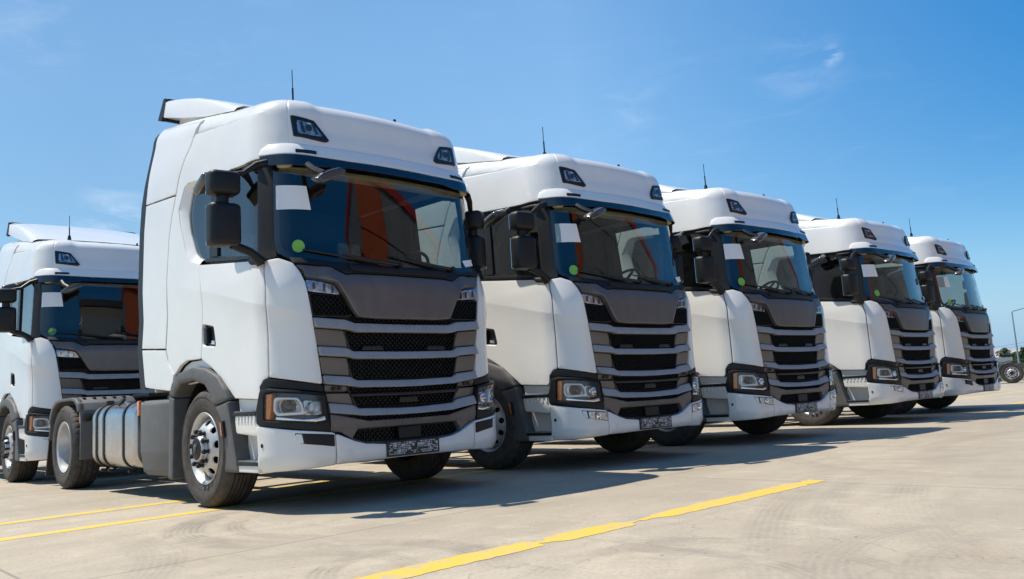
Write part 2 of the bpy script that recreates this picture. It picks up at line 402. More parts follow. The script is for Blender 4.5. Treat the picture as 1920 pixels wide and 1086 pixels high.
def honeycomb(name, poly, m, parent, h=-.03, dx=.046, dz=.028, wall=.022, thick=.17, sgn=1, hole=None):
    if sgn < 0: poly = [(-s, z) for s, z, *_ in poly]
    P = np.array(poly); x0, z0 = P.min(0); x1, z1 = P.max(0); V = []; F = []; H = []
    row = 0; z = z0
    while z < z1+dz:
        x = x0+(dx/2 if row % 2 else 0)
        while x < x1+dx: H.append((x, z)); x += dx
        z += dz*.75; row += 1
    H = np.array(H); ok = inside(poly, H[:, 0], H[:, 1])
    if hole is not None: ok &= ~inside(hole, H[:, 0], H[:, 1])
    H = H[ok]
    ang = np.radians(np.arange(6)*60+90); ox = np.cos(ang)*dx/math.sqrt(3); oz = np.sin(ang)*dz/2
    sq = []; hh = []
    for cx, cz in H:
        for sc, d in ((1.0, 0), (1-thick, .003), (1-thick*1.3, -wall)):
            for k in range(6): sq.append((cx+ox[k]*sc, cz+oz[k]*sc)); hh.append(h+d)
    if not len(sq): return None
    V = place(np.array(sq), np.array(hh))
    for i in range(len(H)):
        b = i*18
        for k in range(6):
            n = (k+1) % 6
            F.append((b+k, b+n, b+6+n, b+6+k)); F.append((b+6+k, b+6+n, b+12+n, b+12+k))
    return link_mesh(name, V, F, m, parent, False)

# ------------------------------------------------------------------ setting: ground
class Ground(NT): pass
def ground_mat():
    t = NT('concrete_yard'); o = t.coord()
    big = t.noise(t.coord((.35, .18, 1)), 1.0, 5, .6); mid = t.noise(t.coord((1.6, .8, 1), (0, 0, .2)), 1.3, 8, .65, .8); fine = t.noise(o, 45, 6, .7); grit = t.noise(o, 240, 3)
    c = t.mix(t.ramp(big, .35, .65), (.350, .298, .226), (.480, .412, .315))
    c = t.mix(t.math('MULTIPLY', t.ramp(mid, .42, .66), .68), c, (.335, .288, .225))
    c = t.mix(t.math('MULTIPLY', t.ramp(fine, .46, .70), .60), c, (.275, .24, .195))
    c = t.mix(t.math('MULTIPLY', t.ramp(t.noise(t.coord((.9, .5, 1), (0, 0, 1)), 2.2, 6, .7), .52, .72), .6), c, (.36, .285, .205))
    sp = t.n.new('ShaderNodeSeparateXYZ'); t.link(o, sp.inputs[0]); X, Y = sp.outputs[0], sp.outputs[1]
    # tyre marks: rings of rubber left by turning wheels
    brk = t.ramp(t.noise(t.coord((1, 1, 1)), 1.5, 4), .36, .62); stri = t.noise(o, 30, 3)
    tot = None
    for cx, cy, r, w, a, half, k in (
            (14.35, 4.95, 10.84, .16, -2.70, .30, .42), (14.35, 4.95, 10.55, .12, -2.70, .26, .28), (6.81, -.12, 1.55, .16, -2.89, .85, .55), (6.9, -.2, 1.25, .10, -2.8, .9, .4), (12.62, 4.37, 8.27, .17, -2.69, .25, .35),
            (5.18, -1.13, .83, .12, 3.0, .9, .5), (4.88, -1.64, .88, .10, 1.4, 1.0, .7), (4.95, -1.7, 1.25, .09, 1.5, .8, .5), (3.54, -2.34, 1.07, .14, 1.7, .9, .75), (3.45, -2.4, .75, .09, 1.7, 1.1, .5),
            (1.80, -.60, 1.38, .17, -1.95, 1.0, .85), (1.85, -.62, 1.05, .09, -1.95, 1.1, .6), (3.92, -1.57, .65, .1, -2.5, .9, .6), (2.09, .78, .95, .12, -1.24, 1.0, .5), (5.04, 5.46, 2.85, .16, -2.0, .6, .4),
            (3.2, 6.5, 3.1, .2, -.6, .8, .4), (6.3, 3.4, 2.2, .18, 2.4, .8, .4), (8.0, 6.0, 4.4, .2, 2.9, .6, .35), (1.2, -5.2, 3.0, .18, 1.2, .5, .4), (5.6, .9, .9, .14, -2.2, .9, .35)):
        dx = t.math('SUBTRACT', X, cx); dy = t.math('SUBTRACT', Y, cy)
        d = t.math('SQRT', t.math('ADD', t.math('MULTIPLY', dx, dx), t.math('MULTIPLY', dy, dy)))
        m = t.math('SUBTRACT', 1.0, t.math('DIVIDE', t.math('ABSOLUTE', t.math('SUBTRACT', d, r)), w), clamp=True)
        m = t.math('MINIMUM', t.math('MULTIPLY', m, 2.2), 1.0)
        cs = t.math('DIVIDE', t.math('ADD', t.math('MULTIPLY', dx, math.cos(a)), t.math('MULTIPLY', dy, math.sin(a))), d)
        am = t.ramp(cs, math.cos(half), math.cos(half*.55)); m = t.math('MULTIPLY', t.math('MULTIPLY', m, am), k)
        # tread ribs inside the mark
        rib = t.ramp(t.math('SINE', t.math('MULTIPLY', t.math('ADD', d, t.math('MULTIPLY', mid, .03)), 150.0)), -.9, .6); m = t.math('MULTIPLY', m, t.math('ADD', t.math('MULTIPLY', rib, .45), .55))
        tot = m if tot is None else t.math('MAXIMUM', tot, m)
    tot = t.math('MULTIPLY', t.math('MULTIPLY', t.math('MULTIPLY', tot, 1.0), t.math('ADD', t.math('MULTIPLY', brk, .65), .35)), t.ramp(t.noise(t.coord((2.5, 2.5, 1)), 2.0, 5, .6), .25, .55))
    c = t.mix(t.math('MULTIPLY', tot, .85), c, (.165, .145, .122))
    # faint straight streaks along the direction of travel
    st = t.ramp(t.noise(t.coord((.12, 2.4, 1), (0, 0, .1)), 1.5, 7, .7), .58, .72); c = t.mix(t.math('MULTIPLY', st, .50), c, (.22, .20, .17))
    st = t.ramp(t.noise(t.coord((2.8, .16, 1), (0, 0, -.15)), 1.2, 7, .7), .6, .74); c = t.mix(t.math('MULTIPLY', st, .52), c, (.22, .195, .165))
    sc = t.ramp(t.noise(t.coord((3.5, 22, 1), (0, 0, .55)), 1.0, 6, .7, .5), .60, .70); c = t.mix(t.math('MULTIPLY', t.math('MULTIPLY', sc, t.ramp(big, .35, .55)), .65), c, (.23, .21, .185))
    sc = t.ramp(t.noise(t.coord((20, 3.0, 1), (0, 0, .25)), 1.0, 6, .7, .5), .60, .72); c = t.mix(t.math('MULTIPLY', t.math('MULTIPLY', sc, brk), .6), c, (.25, .22, .185))
    lt = t.ramp(t.noise(t.coord((1.2, 2.2, 1), (0, 0, 2.0)), 1.6, 9, .72), .54, .68); c = t.mix(t.math('MULTIPLY', lt, .40), c, (.56, .49, .385))
    vo = t.n.new('ShaderNodeTexVoronoi'); vo.feature = 'DISTANCE_TO_EDGE'; vo.inputs['Scale'].default_value = .35
    wv = t.n.new('ShaderNodeVectorMath'); wv.operation = 'ADD'; nzc = t.n.new('ShaderNodeTexNoise'); nzc.inputs['Scale'].default_value = 2.2; nzc.inputs['Detail'].default_value = 6; t.link(o, nzc.inputs['Vector'])
    t.link(o, wv.inputs[0]); t.link(nzc.outputs['Color'], wv.inputs[1]); t.link(wv.outputs[0], vo.inputs['Vector'])
    ck = t.math('MULTIPLY', t.math('SUBTRACT', 1.0, t.ramp(vo.outputs['Distance'], .0008, .0028), clamp=True), t.ramp(t.noise(t.coord((.3, .3, 1)), 1.0, 2), .50, .58))
    c = t.mix(t.math('MULTIPLY', ck, .38), c, (.14, .12, .10))
    # sawn joints between the slabs
    jt = None
    for ax, step, off in ((X, 4.5, 2.5), (Y, 5.0, 1.94)):
        wob = t.math('MULTIPLY', t.math('SUBTRACT', mid, .5), .02)
        f = t.math('ABSOLUTE', t.math('SUBTRACT', t.math('MODULO', t.math('ADD', t.math('ADD', ax, wob), 4500-off+step/2) if ax is X else t.math('ADD', t.math('ADD', ax, wob), 5000-off+step/2), step), step/2))
        j = t.math('SUBTRACT', 1.0, t.ramp(f, .004, .013), clamp=True); jt = j if jt is None else t.math('MAXIMUM', jt, j)
    c = t.mix(t.math('MULTIPLY', jt, .55), c, (.12, .105, .09))
    # grit and dark specks
    c = t.mix(t.math('MULTIPLY', t.math('MAXIMUM', t.ramp(t.noise(o, 19, 1, .3), .77, .79), t.ramp(t.noise(o, 70, 2, .5), .70, .74)), .55), c, (.08, .075, .07))
    t.link(c, t.p.inputs['Base Color']); t.p.inputs['Roughness'].default_value = .78; t.p.inputs['Specular IOR Level'].default_value = .35
    hgt = t.math('SUBTRACT', t.math('ADD', t.math('MULTIPLY', fine, .6), t.math('MULTIPLY', grit, .4)), t.math('MULTIPLY', jt, 1.5)); t.bump(hgt, .28, .006)
    return t.m
bm = MB(); n = 48; ring = [bm.b.verts.new((2200*math.cos(2*math.pi*k/n), 2200*math.sin(2*math.pi*k/n), 0)) for k in range(n)]; bm.b.faces.new(ring)
tag(bm.build('ground', ground_mat(), smooth=False), kind='structure')
def paint_mat():
    t = NT('worn_yellow_paint'); o = t.coord(); a = t.noise(o, 7, 9, .75); b = t.noise(o, 60, 5, .7); n2 = t.noise(t.coord((1.6, .8, 1), (0, 0, .2)), 1.3, 8, .65)
    y = t.mix(n2, (.66, .42, .035), (.72, .50, .08)); w = t.math('MAXIMUM', t.math('MULTIPLY', t.ramp(a, .49, .62), .85), t.math('MULTIPLY', t.ramp(b, .57, .70), .6))
    t.link(t.mix(w, y, (.40, .365, .30)), t.p.inputs['Base Color']); t.p.inputs['Roughness'].default_value = .7; t.bump(b, .2, .004); return t.m
PAINT = paint_mat()
def painted_line(p0, p1, w, rag=.02, end=.4, gaps=(), step=.07):
    p0, p1 = Vector(p0), Vector(p1); d = p1-p0; L = d.length; d /= L; nrm = Vector((-d.y, d.x)); V = []; F = []; prev = None; k = 0; s = 0
    ph = [rng.uniform(0, 6.28) for _ in range(6)]
    while s <= L:
        wob = .012*math.sin(s*.9+ph[0])
        l = w/2+rag*.45*(rng.uniform(-.7, .7)+.5*math.sin(s*2.1+ph[1])+.4*math.sin(s*5.3+ph[2])); r = w/2+rag*.45*(rng.uniform(-.7, .7)+.5*math.sin(s*1.7+ph[3])+.4*math.sin(s*4.7+ph[4]))
        for g0, g1 in gaps:
            if g0 < s < g1: l *= rng.uniform(.05, .55); r *= rng.uniform(-.02, .5)
        if s < end: l *= rng.uniform(.2, 1)
        if s > L-end: r *= rng.uniform(.1, 1); l *= rng.uniform(.3, 1)
        c = p0+d*s; a, b = c+nrm*(l+wob), c-nrm*(r-wob)
        V += [(a.x, a.y, .002), (b.x, b.y, .002)]
        if prev is not None: F.append((prev, prev+1, prev+3, prev+2))
        prev = len(V)-2; s += step*rng.uniform(.6, 1.4)
    return link_mesh('yellow_line', V, F, PAINT, smooth=False)
G_LINE = 'yellow parking lines painted on the concrete'
tag(painted_line((3.86, -2.9), (3.93, 2.08), .19, .03, .35, ((1.9, 2.0), (2.62, 2.95)), .05), 'broad worn yellow line across the open concrete in front of the trucks', 'parking line', G_LINE)
tag(painted_line((.33, -9), (.15, 3), .17, .018), 'thin yellow line running under the front wheel of the nearest truck', 'parking line', G_LINE)
tag(painted_line((-.74, -9), (-1.0, 3), .17, .018), 'thin yellow line on the concrete crossing behind the nearest front wheel', 'parking line', G_LINE)
tag(painted_line((1.33, 15.2), (1.42, 40), .17, .02), 'yellow line on the ground right of the last truck, nearer of two', 'parking line', G_LINE)
tag(painted_line((-1.05, 15.2), (-1.75, 40), .17, .02), 'yellow line on the ground right of the last truck, farther of two', 'parking line', G_LINE)

# ------------------------------------------------------------------ the truck
HOLE = [(1.238, 2.895), (1.45, 2.895), (2.147, 2.946), (2.507, 2.975), (2.585, 2.945), (2.727, 2.754), (2.71, 2.613), (2.607, 2.324), (2.52, 2.215), (2.33, 2.155)]
SEAM = [(3.018, 1.188), (3.163, 1.32), (3.22, 1.438), (3.144, 1.893), (3.102, 2.041), (2.973, 2.527), (2.876, 2.726), (2.764, 2.911), (2.672, 3.08), (2.546, 3.232), (2.428, 3.335), (2.35, 3.44), (2.27, 3.60)]
REAR = [(3.785, 1.104), (3.867, 1.49), (3.749, 2.134), (3.64, 2.708), (3.555, 2.985), (3.42, 3.30), (3.275, 3.56), (3.20, 3.80)]
def lin(p0, p1, z):  # helper
    t = (z-p0[1])/(p1[1]-p0[1]); return (p0[0]+(p1[0]-p0[0])*t, z)
def crease(s, z):
    """feature lines of the door: proud shoulder, hollow below it, lower body proud again"""
    a = np.abs(s); zc = 1.629+(a-1.224)*.2455
    amp = .004+.023*np.clip((2.9-a)/1.7, 0, 1)*sst(.80, 1.15, a)
    z2 = 1.10+(a-1.224)*.17
    v = np.clip((zc-z)/np.maximum(zc-z2, .05), -1, 1.6)
    d = -amp*np.where(v < 0, 0, 1-(1-np.clip(v, 0, 1))**3.2*(1-sst(-.01, .07, z2-z)))
    return d
CREASE = []
for _v in (-.015, .0, .03, .12, .28): CREASE.append([(a, (1.629+(a-1.224)*.2455)-_v*((1.629+(a-1.224)*.2455)-(1.10+(a-1.224)*.17))) for a in np.linspace(.79, 2.95, 30)])
for _o in (.012, -.03, -.072): CREASE.append([(a, 1.10+(a-1.224)*.17+_o) for a in np.linspace(.79, 2.95, 30)])
RIDGE = [[(a, 3.322+(a-1.214)*.105+o) for a in np.linspace(1.2, 2.45, 20)] for o in (-.012, 0, .012, .026)]+[[(1.0+o, z) for z in np.linspace(2.96, 3.8, 20)] for o in (-.012, 0, .012)]
def neg(fs): return [[(-a, b) for a, b in f] for f in fs]
def roof_disp(s, q):
    a = np.abs(s); ridge = 3.322+(a-1.214)*.105
    side = sst(1.15, 1.5, a)*(1-sst(2.2, 2.5, a))
    w = q-ridge
    d = -.022*side*sst(-.006, .018, w)*(1-sst(.03, .24, w))-.018*side*np.exp(-((w-.010)/.015)**2)
    d = d-.006*np.exp(-((a-1.0)/.006)**2)*sst(2.9, 2.95, q)*(q < 3.9)
    front = 1-sst(.70, .82, a)
    d = d-.020*front*sst(3.05, 3.15, q)*(1-sst(3.72, 3.95, q))+.006*np.exp(-((a-.79)/.04)**2)*sst(3.1, 3.3, q)
    low = crease(s, q)*sst(2.2, 2.4, a)*(q < 2.3)
    return d+low
def build_truck(root):
    P = root
    # ---- cab shell: roof, upper sides and rear quarter in one pressing
    half = [(0, 2.95), (1.0, 2.95)]+HOLE+[(2.348, 1.903), (2.418, 1.295), (2.731, 1.30), (2.871, 1.266)]+SEAM
    half += [(2.27, float(ZS(2.27))+.14), (3.24, float(ZS(3.24))+.14), (3.26, float(ZS(3.26))+RR*1.5708+LR), (1.4, float(ZS(1.4))+RR*1.5708+LR), (0, float(ZS(0))+RR*1.5708+LR)]
    poly = half[1:]; poly = poly[:-1]
    whole = poly+[(-s, z) for s, z in reversed(poly)]
    panel('cab_shell', whole, M['white'], P, 0, .03, .006, .05, disp=roof_disp, rc=.02, edge=.045, feats=CREASE+RIDGE+neg(CREASE+RIDGE))
    m = MB(); m.box(-1.42, -1.38, -1.12, 1.12, 1.05, 3.55, .01); m.build('rear_wall', M['white2'], P)
    for sg in (1, -1):
        # window surround: bevelled white frame behind the side windows
        inn = [(2.147, 2.925), (2.46, 2.935), (2.505, 2.90), (2.603, 2.69), (2.578, 2.51), (2.475, 2.285), (2.44, 2.245), (2.33, 2.20)]; out = [p for p in HOLE[2:]]
        o2, i2 = np.array(dens_open(smooth_open(out, .03), 90)), np.array(dens_open(smooth_open(inn, .06), 90)); o2[:, 0] *= sg; i2[:, 0] *= sg
        rows = [place(o2+(i2-o2)*t, np.full(90, h)) for t, h in ((-.03, -.006), (.04, -.006), (.2, -.012), (.85, -.034), (.97, -.044), (1, -.08))]
        strip('window_surround', rows, M['white'], P, closed=False)
        # black glasshouse frame with the two side windows
        fr = [(1.22, 2.93), (1.45, 2.91), (2.10, 2.948), (2.135, 2.945), (2.16, 2.70), (2.225, 2.20), (2.20, 2.14), (1.215, 2.012)]
        door_w = [(1.275, 2.80), (1.295, 2.065), (2.052, 2.192), (2.032, 2.875), (1.5, 2.855)]; qw = [(2.142, 2.91), (2.48, 2.928), (2.61, 2.68), (2.585, 2.51), (2.45, 2.25), (2.228, 2.2)]
        f = panel('window_frame', fr, M['dgrey'], P, -.045, .02, .004, .08, holes=[door_w], rc=.01, sgn=sg)
        panel('side_window', [(1.26, 2.83), (1.28, 2.05), (2.065, 2.18), (2.045, 2.89), (1.5, 2.87)], M['side'], P, -.056, .004, .001, .15, rc=.01, sgn=sg, back=False)
        panel('quarter_window', [(2.13, 2.92), (2.49, 2.94), (2.625, 2.68), (2.60, 2.50), (2.46, 2.235), (2.215, 2.185)], M['side'], P, -.056, .004, .001, .15, rc=.02, sgn=sg, back=False)
        panel('window_seal', [(1.27, 2.035), (1.28, 2.062), (2.25, 2.197), (2.25, 2.165)], M['black'], P, -.018, .02, .004, .1, rc=.004, sgn=sg)
        panel('window_post', [(2.05, 2.19), (2.03, 2.90), (2.10, 2.91), (2.17, 2.20)], M['black'], P, -.036, .01, .003, .1, rc=.004, sgn=sg)
        panel('a_pillar', [(1.135, 2.90), (1.235, 2.91), (1.275, 2.80), (1.292, 2.03), (1.225, 2.008), (1.125, 2.02)], M['dgrey'], P, -.012, .04, .008, .08, rc=.02, sgn=sg)
        # door
        dr = panel('door', [(2.333, 2.148, .02), (2.339, 1.903, 0), (2.405, 1.29), (2.214, 1.211), (2.0, 1.096), (1.755, .916, .03), (1.34, .89), (1.325, .982), (1.285, 1.044), (1.233, 1.056), (1.233, 1.629, 0), (1.225, 2.003, .02)], M['white'], P, .002, .035, .006, .045, disp=crease, feats=CREASE, rc=.03, sgn=sg,
                   holes=[([(2.375, 1.595), (2.15, 1.552), (2.108, 1.378), (2.368, 1.412)], .012, .02)])
        panel('handle_recess', [(2.39, 1.61), (2.14, 1.565), (2.09, 1.365), (2.38, 1.40)], M['black'], dr, -.045, .02, .004, .08, sgn=sg)
        panel('handle', [(2.335, 1.572), (2.285, 1.56), (2.275, 1.42), (2.345, 1.43)], M['dgrey'], dr, -.006, .03, .008, .05, rc=.015, sgn=sg)
        panel('lock', [(2.26, 1.45), (2.18, 1.435), (2.17, 1.40), (2.25, 1.412)], M['chrome'], dr, -.03, .015, .004, .05, rc=.01, sgn=sg)
        panel('door_step_cover', [(1.76, .91), (1.32, .885), (1.325, .80), (1.74, .80)], M['white2'], P, -.05, .03, .006, .1, sgn=sg)
        panel('inner_arch', [(2.42, 1.29), (2.73, 1.29), (2.87, 1.255), (3.01, 1.18), (2.95, 1.08), (2.2, 1.1), (1.76, .90), (2.0, 1.09), (2.21, 1.2)], M['white2'], P, -.05, .04, .006, .07, sgn=sg)
        # corner panel beside the grille
        panel('corner_panel', [(1.217, 2.0, .01), (1.107, 2.012), (1.004, 1.966, 0), (.955, 1.895, 0), (.912, 1.80, 0), (.866, 1.528, 0), (.829, 1.28, 0), (.791, .981, .02), (.932, 1.006), (1.224, 1.058, .01), (1.224, 1.6, 0)], M['white'], P, .004, .05, .010, .04, disp=crease, feats=CREASE, rc=.03, sgn=sg)
        # side air deflectors
        up = [(s+.010, z) for s, z in SEAM[7:]]; up = up+[(2.29, float(ZS(2.27))+.13), (3.18, float(ZS(3.2))+.13)]+[(s, z) for s, z in reversed(REAR[4:])]
        up[0] = (2.775, 2.922)
        panel('side_deflector', up, M['white'], P, .002, .03, .007, .06, rc=.01, sgn=sg)
        md = [(s+.008, z) for s, z in SEAM[2:8]]; md[0] = (3.228, 1.452); md[-1] = (2.775, 2.905)
        panel('side_deflector', md+[(3.553, 2.972), REAR[3], REAR[2], (3.868, 1.505)], M['white'], P, .002, .03, .007, .06, rc=.01, sgn=sg)
        panel('side_deflector', [(3.026, 1.19), (3.171, 1.32), (3.228, 1.438), (3.867, 1.49), (3.785, 1.104, .05), (3.081, 1.036, .04)], M['white'], P, .002, .03, .008, .06, rc=.01, sgn=sg)
        ed = [(3.79, 1.09), (3.872, 1.49), (3.754, 2.134), (3.645, 2.708), (3.56, 2.985), (3.425, 3.30), (3.28, 3.56), (3.215, 3.74)]
        ed2 = [(s+.15-.05*(k > 4), z) for k, (s, z) in enumerate(ed)]
        panel('edge_seal', ed+ed2[::-1], M['dgrey'], P, -.004, .04, .006, .06, rc=.005, sgn=sg)
    # ---- sun visor
    vt = [(1.225, 2.93, .02), (1.215, 2.965), (1.165, 3.005), (1.05, 3.012), (.5, 3.0)]
    vl = [(1.23, 2.895, .01), (.96, 2.888), (.5, 2.872)]
    def vdisp(s, z): return .006+.062*np.clip((3.012-z)/.14, 0, 1.0)**.8*(1-.35*sst(1.0, 1.22, np.abs(s)))
    vz = panel('sun_visor', full(vt, vl), M['white'], P, 0, .04, .012, .05, disp=vdisp, rc=.03)
    def ddisp(s, z): return (.067+.016*np.clip((2.88-z)/.08, 0, 1))*(1-.35*sst(1.0, 1.22, np.abs(s)))
    panel('visor_shade', full([(1.222, 2.889), (.96, 2.883), (.5, 2.867)], [(1.195, 2.845), (1.13, 2.79), (.85, 2.778), (.56, 2.805), (.3, 2.80)]), M['gloss'], vz, 0, .006, .002, .06, disp=ddisp, rc=.02)
    for sg in (1, -1):
        panel('marker_lamp', [(.965, 2.935), (.807, 2.933), (.807, 2.902), (.965, 2.902)], M['black'], vz, .060, .03, .003, .08, rc=.005, sgn=sg)
        # roof lights
        rl = panel('roof_light', [(.985, 3.272), (.855, 3.252), (.785, 3.24), (.642, 3.066), (.689, 3.05), (.97, 3.076)], M['black'], P, .012, .04, .008, .05, rc=.014, sgn=sg,
                   holes=[([(.935, 3.228), (.79, 3.212), (.704, 3.102), (.93, 3.106)], .006, .03)])
        panel('reflector', [(.94, 3.235), (.785, 3.218), (.695, 3.098), (.935, 3.10)], M['lampback'], rl, .001, .004, .002, .03, sgn=sg, back=False)
        panel('lens', [(.938, 3.232), (.788, 3.216), (.70, 3.10), (.933, 3.103)], M['lens'], rl, .014, .002, .001, .06, sgn=sg, back=False)
        m = MB()
        for s0, s1, q0, q1 in ((.905, .885, 3.215, 3.115), (.80, .765, 3.205, 3.115)):
            v = place(np.array([((s0+.010)*sg, q0), ((s0-.010)*sg, q0), ((s1-.010)*sg, q1), ((s1+.010)*sg, q1)]), np.full(4, .004)); w = place(np.array([((s0+.010)*sg, q0), ((s0-.010)*sg, q0), ((s1-.010)*sg, q1), ((s1+.010)*sg, q1)]), np.full(4, .012))
            vs = [m.b.verts.new(p) for p in np.concatenate([v, w])]
            for f in ((4, 5, 6, 7), (0, 1, 5, 4), (1, 2, 6, 5), (2, 3, 7, 6), (3, 0, 4, 7)): m.b.faces.new([vs[k] for k in f])
        c = place(np.array([(.845*sg, 3.165)]), [.004])[0]; m.lathe([(.026, .0), (.030, .008), (.022, .009), (.018, .002), (.001, .001)], 16, 'x', c)
        m.build('lamp_divider', M['lampdark'], rl)['kind'] = 'stuff'
    # ---- windscreen
    ws = full([(1.132, 2.88), (.6, 2.88)], [(1.14, 2.15), (1.12, 2.06), (1.03, 2.002), (.7, 1.978), (.35, 1.964)])
    panel('windscreen', ws, M['wind'], P, -.004, .004, .001, .09, rc=.04, back=False)
    wh = full([(1.095, 2.80), (.6, 2.80)], [(1.10, 2.17), (1.085, 2.095), (1.01, 2.045), (.7, 2.025), (.35, 2.015)])
    panel('windscreen_border', ws, M['black'], P, -.010, .004, .001, .09, rc=.04, holes=[wh], back=False)
    panel('paper_notice', [(1.114, 2.637), (.893, 2.633), (.870, 2.427), (1.118, 2.426)], M['paper'], P, .000, .001, .0005, .05, rc=.004, back=False)
    m = []; cc = [(.975+.043*math.cos(a), 2.110+.054*math.sin(a)) for a in np.linspace(0, 2*math.pi, 28)[:-1]]
    panel('green_sticker', cc, M['dot'], P, .001, .001, .0005, .03, rc=0, back=False)
    panel('small_sticker', [(-.86, 2.10), (-1.0, 2.13), (-1.0, 2.07), (-.87, 2.04)], M['paper'], P, -.002, .001, .0005, .05, rc=.003, back=False)
    # ---- cowl, wipers
    cow = full([(1.045, 2.015), (.7, 1.985), (.35, 1.972)], [(1.0, 1.958), (.69, 1.932), (.575, 1.874), (.455, 1.888), (.3, 1.888)])
    panel('cowl', cow, M['dgrey'], P, .012, .06, .008, .06, disp=lambda s, z: .020*(1-sst(1.93, 2.0, z)), rc=.015)
    panel('cowl_trim', full([(.56, 1.955), (.3, 1.95)], [(.52, 1.905), (.44, 1.897), (.2, 1.896)]), M['dgrey'], P, .045, .04, .01, .07, rc=.02)
    for pts, tip in ((((.05, 1.975), (.35, 2.0), (.62, 2.045), (.95, 2.075)), None), (((-.58, 1.975), (-.40, 1.995), (-.10, 2.04), (.13, 2.062)), None)):
        q = place(np.array(pts), np.array([.06, .05, .035, .022])); m = MB(); m.tube([q[0], q[1], q[2]], [.016, .013, .008], 8)
        b0 = np.array(pts[1])+(-.12, -.012); b1 = np.array(pts[3]); ts = np.linspace(0, 1, 10)
        bl = place(np.array([b0+(b1-b0)*t for t in ts]), np.full(10, .014)); m.tube(bl, [.006]+[.009]*8+[.005], 6)
        m.build('wiper', M['black'], P)
        m = MB(); m.tube([place(np.array([pts[0]]), [.0])[0], place(np.array([pts[0]]), [.085])[0]], .022, 12); m.build('wiper_pivot', M['black'], P)
    # ---- bonnet
    def bdisp(s, z):
        a = np.abs(s); edge = .50+.26*np.clip((z-1.52)/.36, 0, 1)**1.6
        return .004+.026*(1-sst(edge-.05, edge+.05, a))*(1-sst(1.82, 1.92, z)*.6)+.014*np.exp(-((a-edge+.0)/.05)**2)
    bt = [(1.0, 1.953), (.69, 1.928), (.571, 1.869), (.455, 1.883), (.3, 1.883)]
    blw = [(.932, 1.90, .02), (.915, 1.848, .02), (.78, 1.832), (.655, 1.80), (.595, 1.711, 0), (.512, 1.567, 0), (.478, 1.520), (.3, 1.508)]
    panel('bonnet', full(bt, blw), M['bronze'], P, .006, .05, .010, .045, disp=bdisp, rc=.03)
    # ---- grille
    panel('grille_backing', full([(.84, 1.56), (.4, 1.56)], [(.70, .56), (.55, .48), (.3, .47)]), M['black'], P, -.075, .02, .004, .12, rc=.01)
    def slat_disp(top, low):
        xs = np.array([p[0] for p in top][::-1]); zt = np.array([p[1] for p in top][::-1]); xl = np.array([p[0] for p in low][::-1]); zl = np.array([p[1] for p in low][::-1])
        def f(s, z):
            a = np.abs(s); t = np.interp(a, xs, zt); b = np.interp(a, xl, zl); v = np.clip((t-z)/(t-b), 0, 1)
            return .002+.040*v
        return f
    slats = [([(.862, 1.517), (.586, 1.501), (.494, 1.473), (.1, 1.466)], [(.847, 1.437), (.571, 1.416), (.478, 1.396), (.1, 1.394)]),
             ([(.826, 1.286), (.577, 1.269), (.515, 1.240), (.1, 1.234)], [(.813, 1.209), (.579, 1.193), (.500, 1.176), (.1, 1.17)]),
             ([(.786, 1.053), (.558, 1.034), (.494, 1.003), (.1, .993)], [(.779, .982), (.562, .957), (.479, .944), (.1, .934)]),
             ([(.760, .833), (.542, .805), (.488, .775), (.1, .759)], [(.751, .751), (.546, .726), (.454, .712), (.1, .703)])]
    for t, l in slats: panel('grille_slat', full(t, l), M['bronze_lit'], P, 0, .07, .008, .035, disp=slat_disp(t, l), rc=.015)
    for sg in (1, -1):
        for q in ([(.848, 1.430), (.600, 1.410), (.548, 1.272), (.826, 1.292)], [(.815, 1.202), (.578, 1.186), (.538, 1.040), (.786, 1.060)], [(.778, .975), (.585, .956), (.572, .912), (.770, .918)], [(.769, .906), (.568, .90), (.522, .802), (.762, .838)]):
            z1, z0 = max(p[1] for p in q), min(p[1] for p in q)
            panel('grille_side_panel', q, M['bronze'], P, -.004, .05, .008, .05, disp=lambda s, z, a=z1, b=z0: -.022*np.clip((a-z)/(a-b), 0, 1), rc=.012, sgn=sg)
        m = MB()
        for k in range(3):
            for j in range(2):
                c = place(np.array([(sg*(.70-.05*j), .942+.012*(k-1))]), [.0])[0]; m.box(c[0]-.01, c[0]+.004, c[1]-.018, c[1]+.018, c[2]-.003, c[2]+.003)
        m.build('vent', M['black'], P, smooth=False)
        panel('corner_mesh_frame', [(.895, 1.715), (.60, 1.70), (.55, 1.626), (.51, 1.533), (.577, 1.52), (.818, 1.527), (.868, 1.527)], M['black'], P, -.01, .03, .006, .07, rc=.012, sgn=sg, holes=[[(.872, 1.70), (.61, 1.688), (.562, 1.62), (.528, 1.546), (.585, 1.535), (.845, 1.54)]])
        honeycomb('corner_mesh', [(.88, 1.705), (.605, 1.692), (.556, 1.622), (.52, 1.54), (.58, 1.53), (.85, 1.535)], M['black'], P, -.018, .040, .030, .02, sgn=sg)['kind'] = 'stuff'
        drl = panel('running_light', [(.910, 1.836), (.772, 1.820), (.656, 1.789), (.603, 1.704), (.76, 1.717), (.893, 1.727)], M['lens'], P, .016, .004, .002, .05, rc=.012, sgn=sg, back=False)
        panel('reflector', [(.905, 1.832), (.772, 1.818), (.658, 1.787), (.61, 1.708), (.76, 1.72), (.888, 1.73)], M['lampback'], drl, -.022, .004, .002, .025, rc=.012, sgn=sg, back=False)
        m = MB()
        for (s_, q_) in ((.84, 1.776), (.75, 1.766), (.68, 1.750)):
            c = place(np.array([(s_*sg, q_)]), [-.010])[0]; m.box(c[0]-.012, c[0]+.010, c[1]-.002, c[1]+.002, c[2]-.030, c[2]+.030)
        m.build('lamp_divider', M['lampdark'], drl)['kind'] = 'stuff'
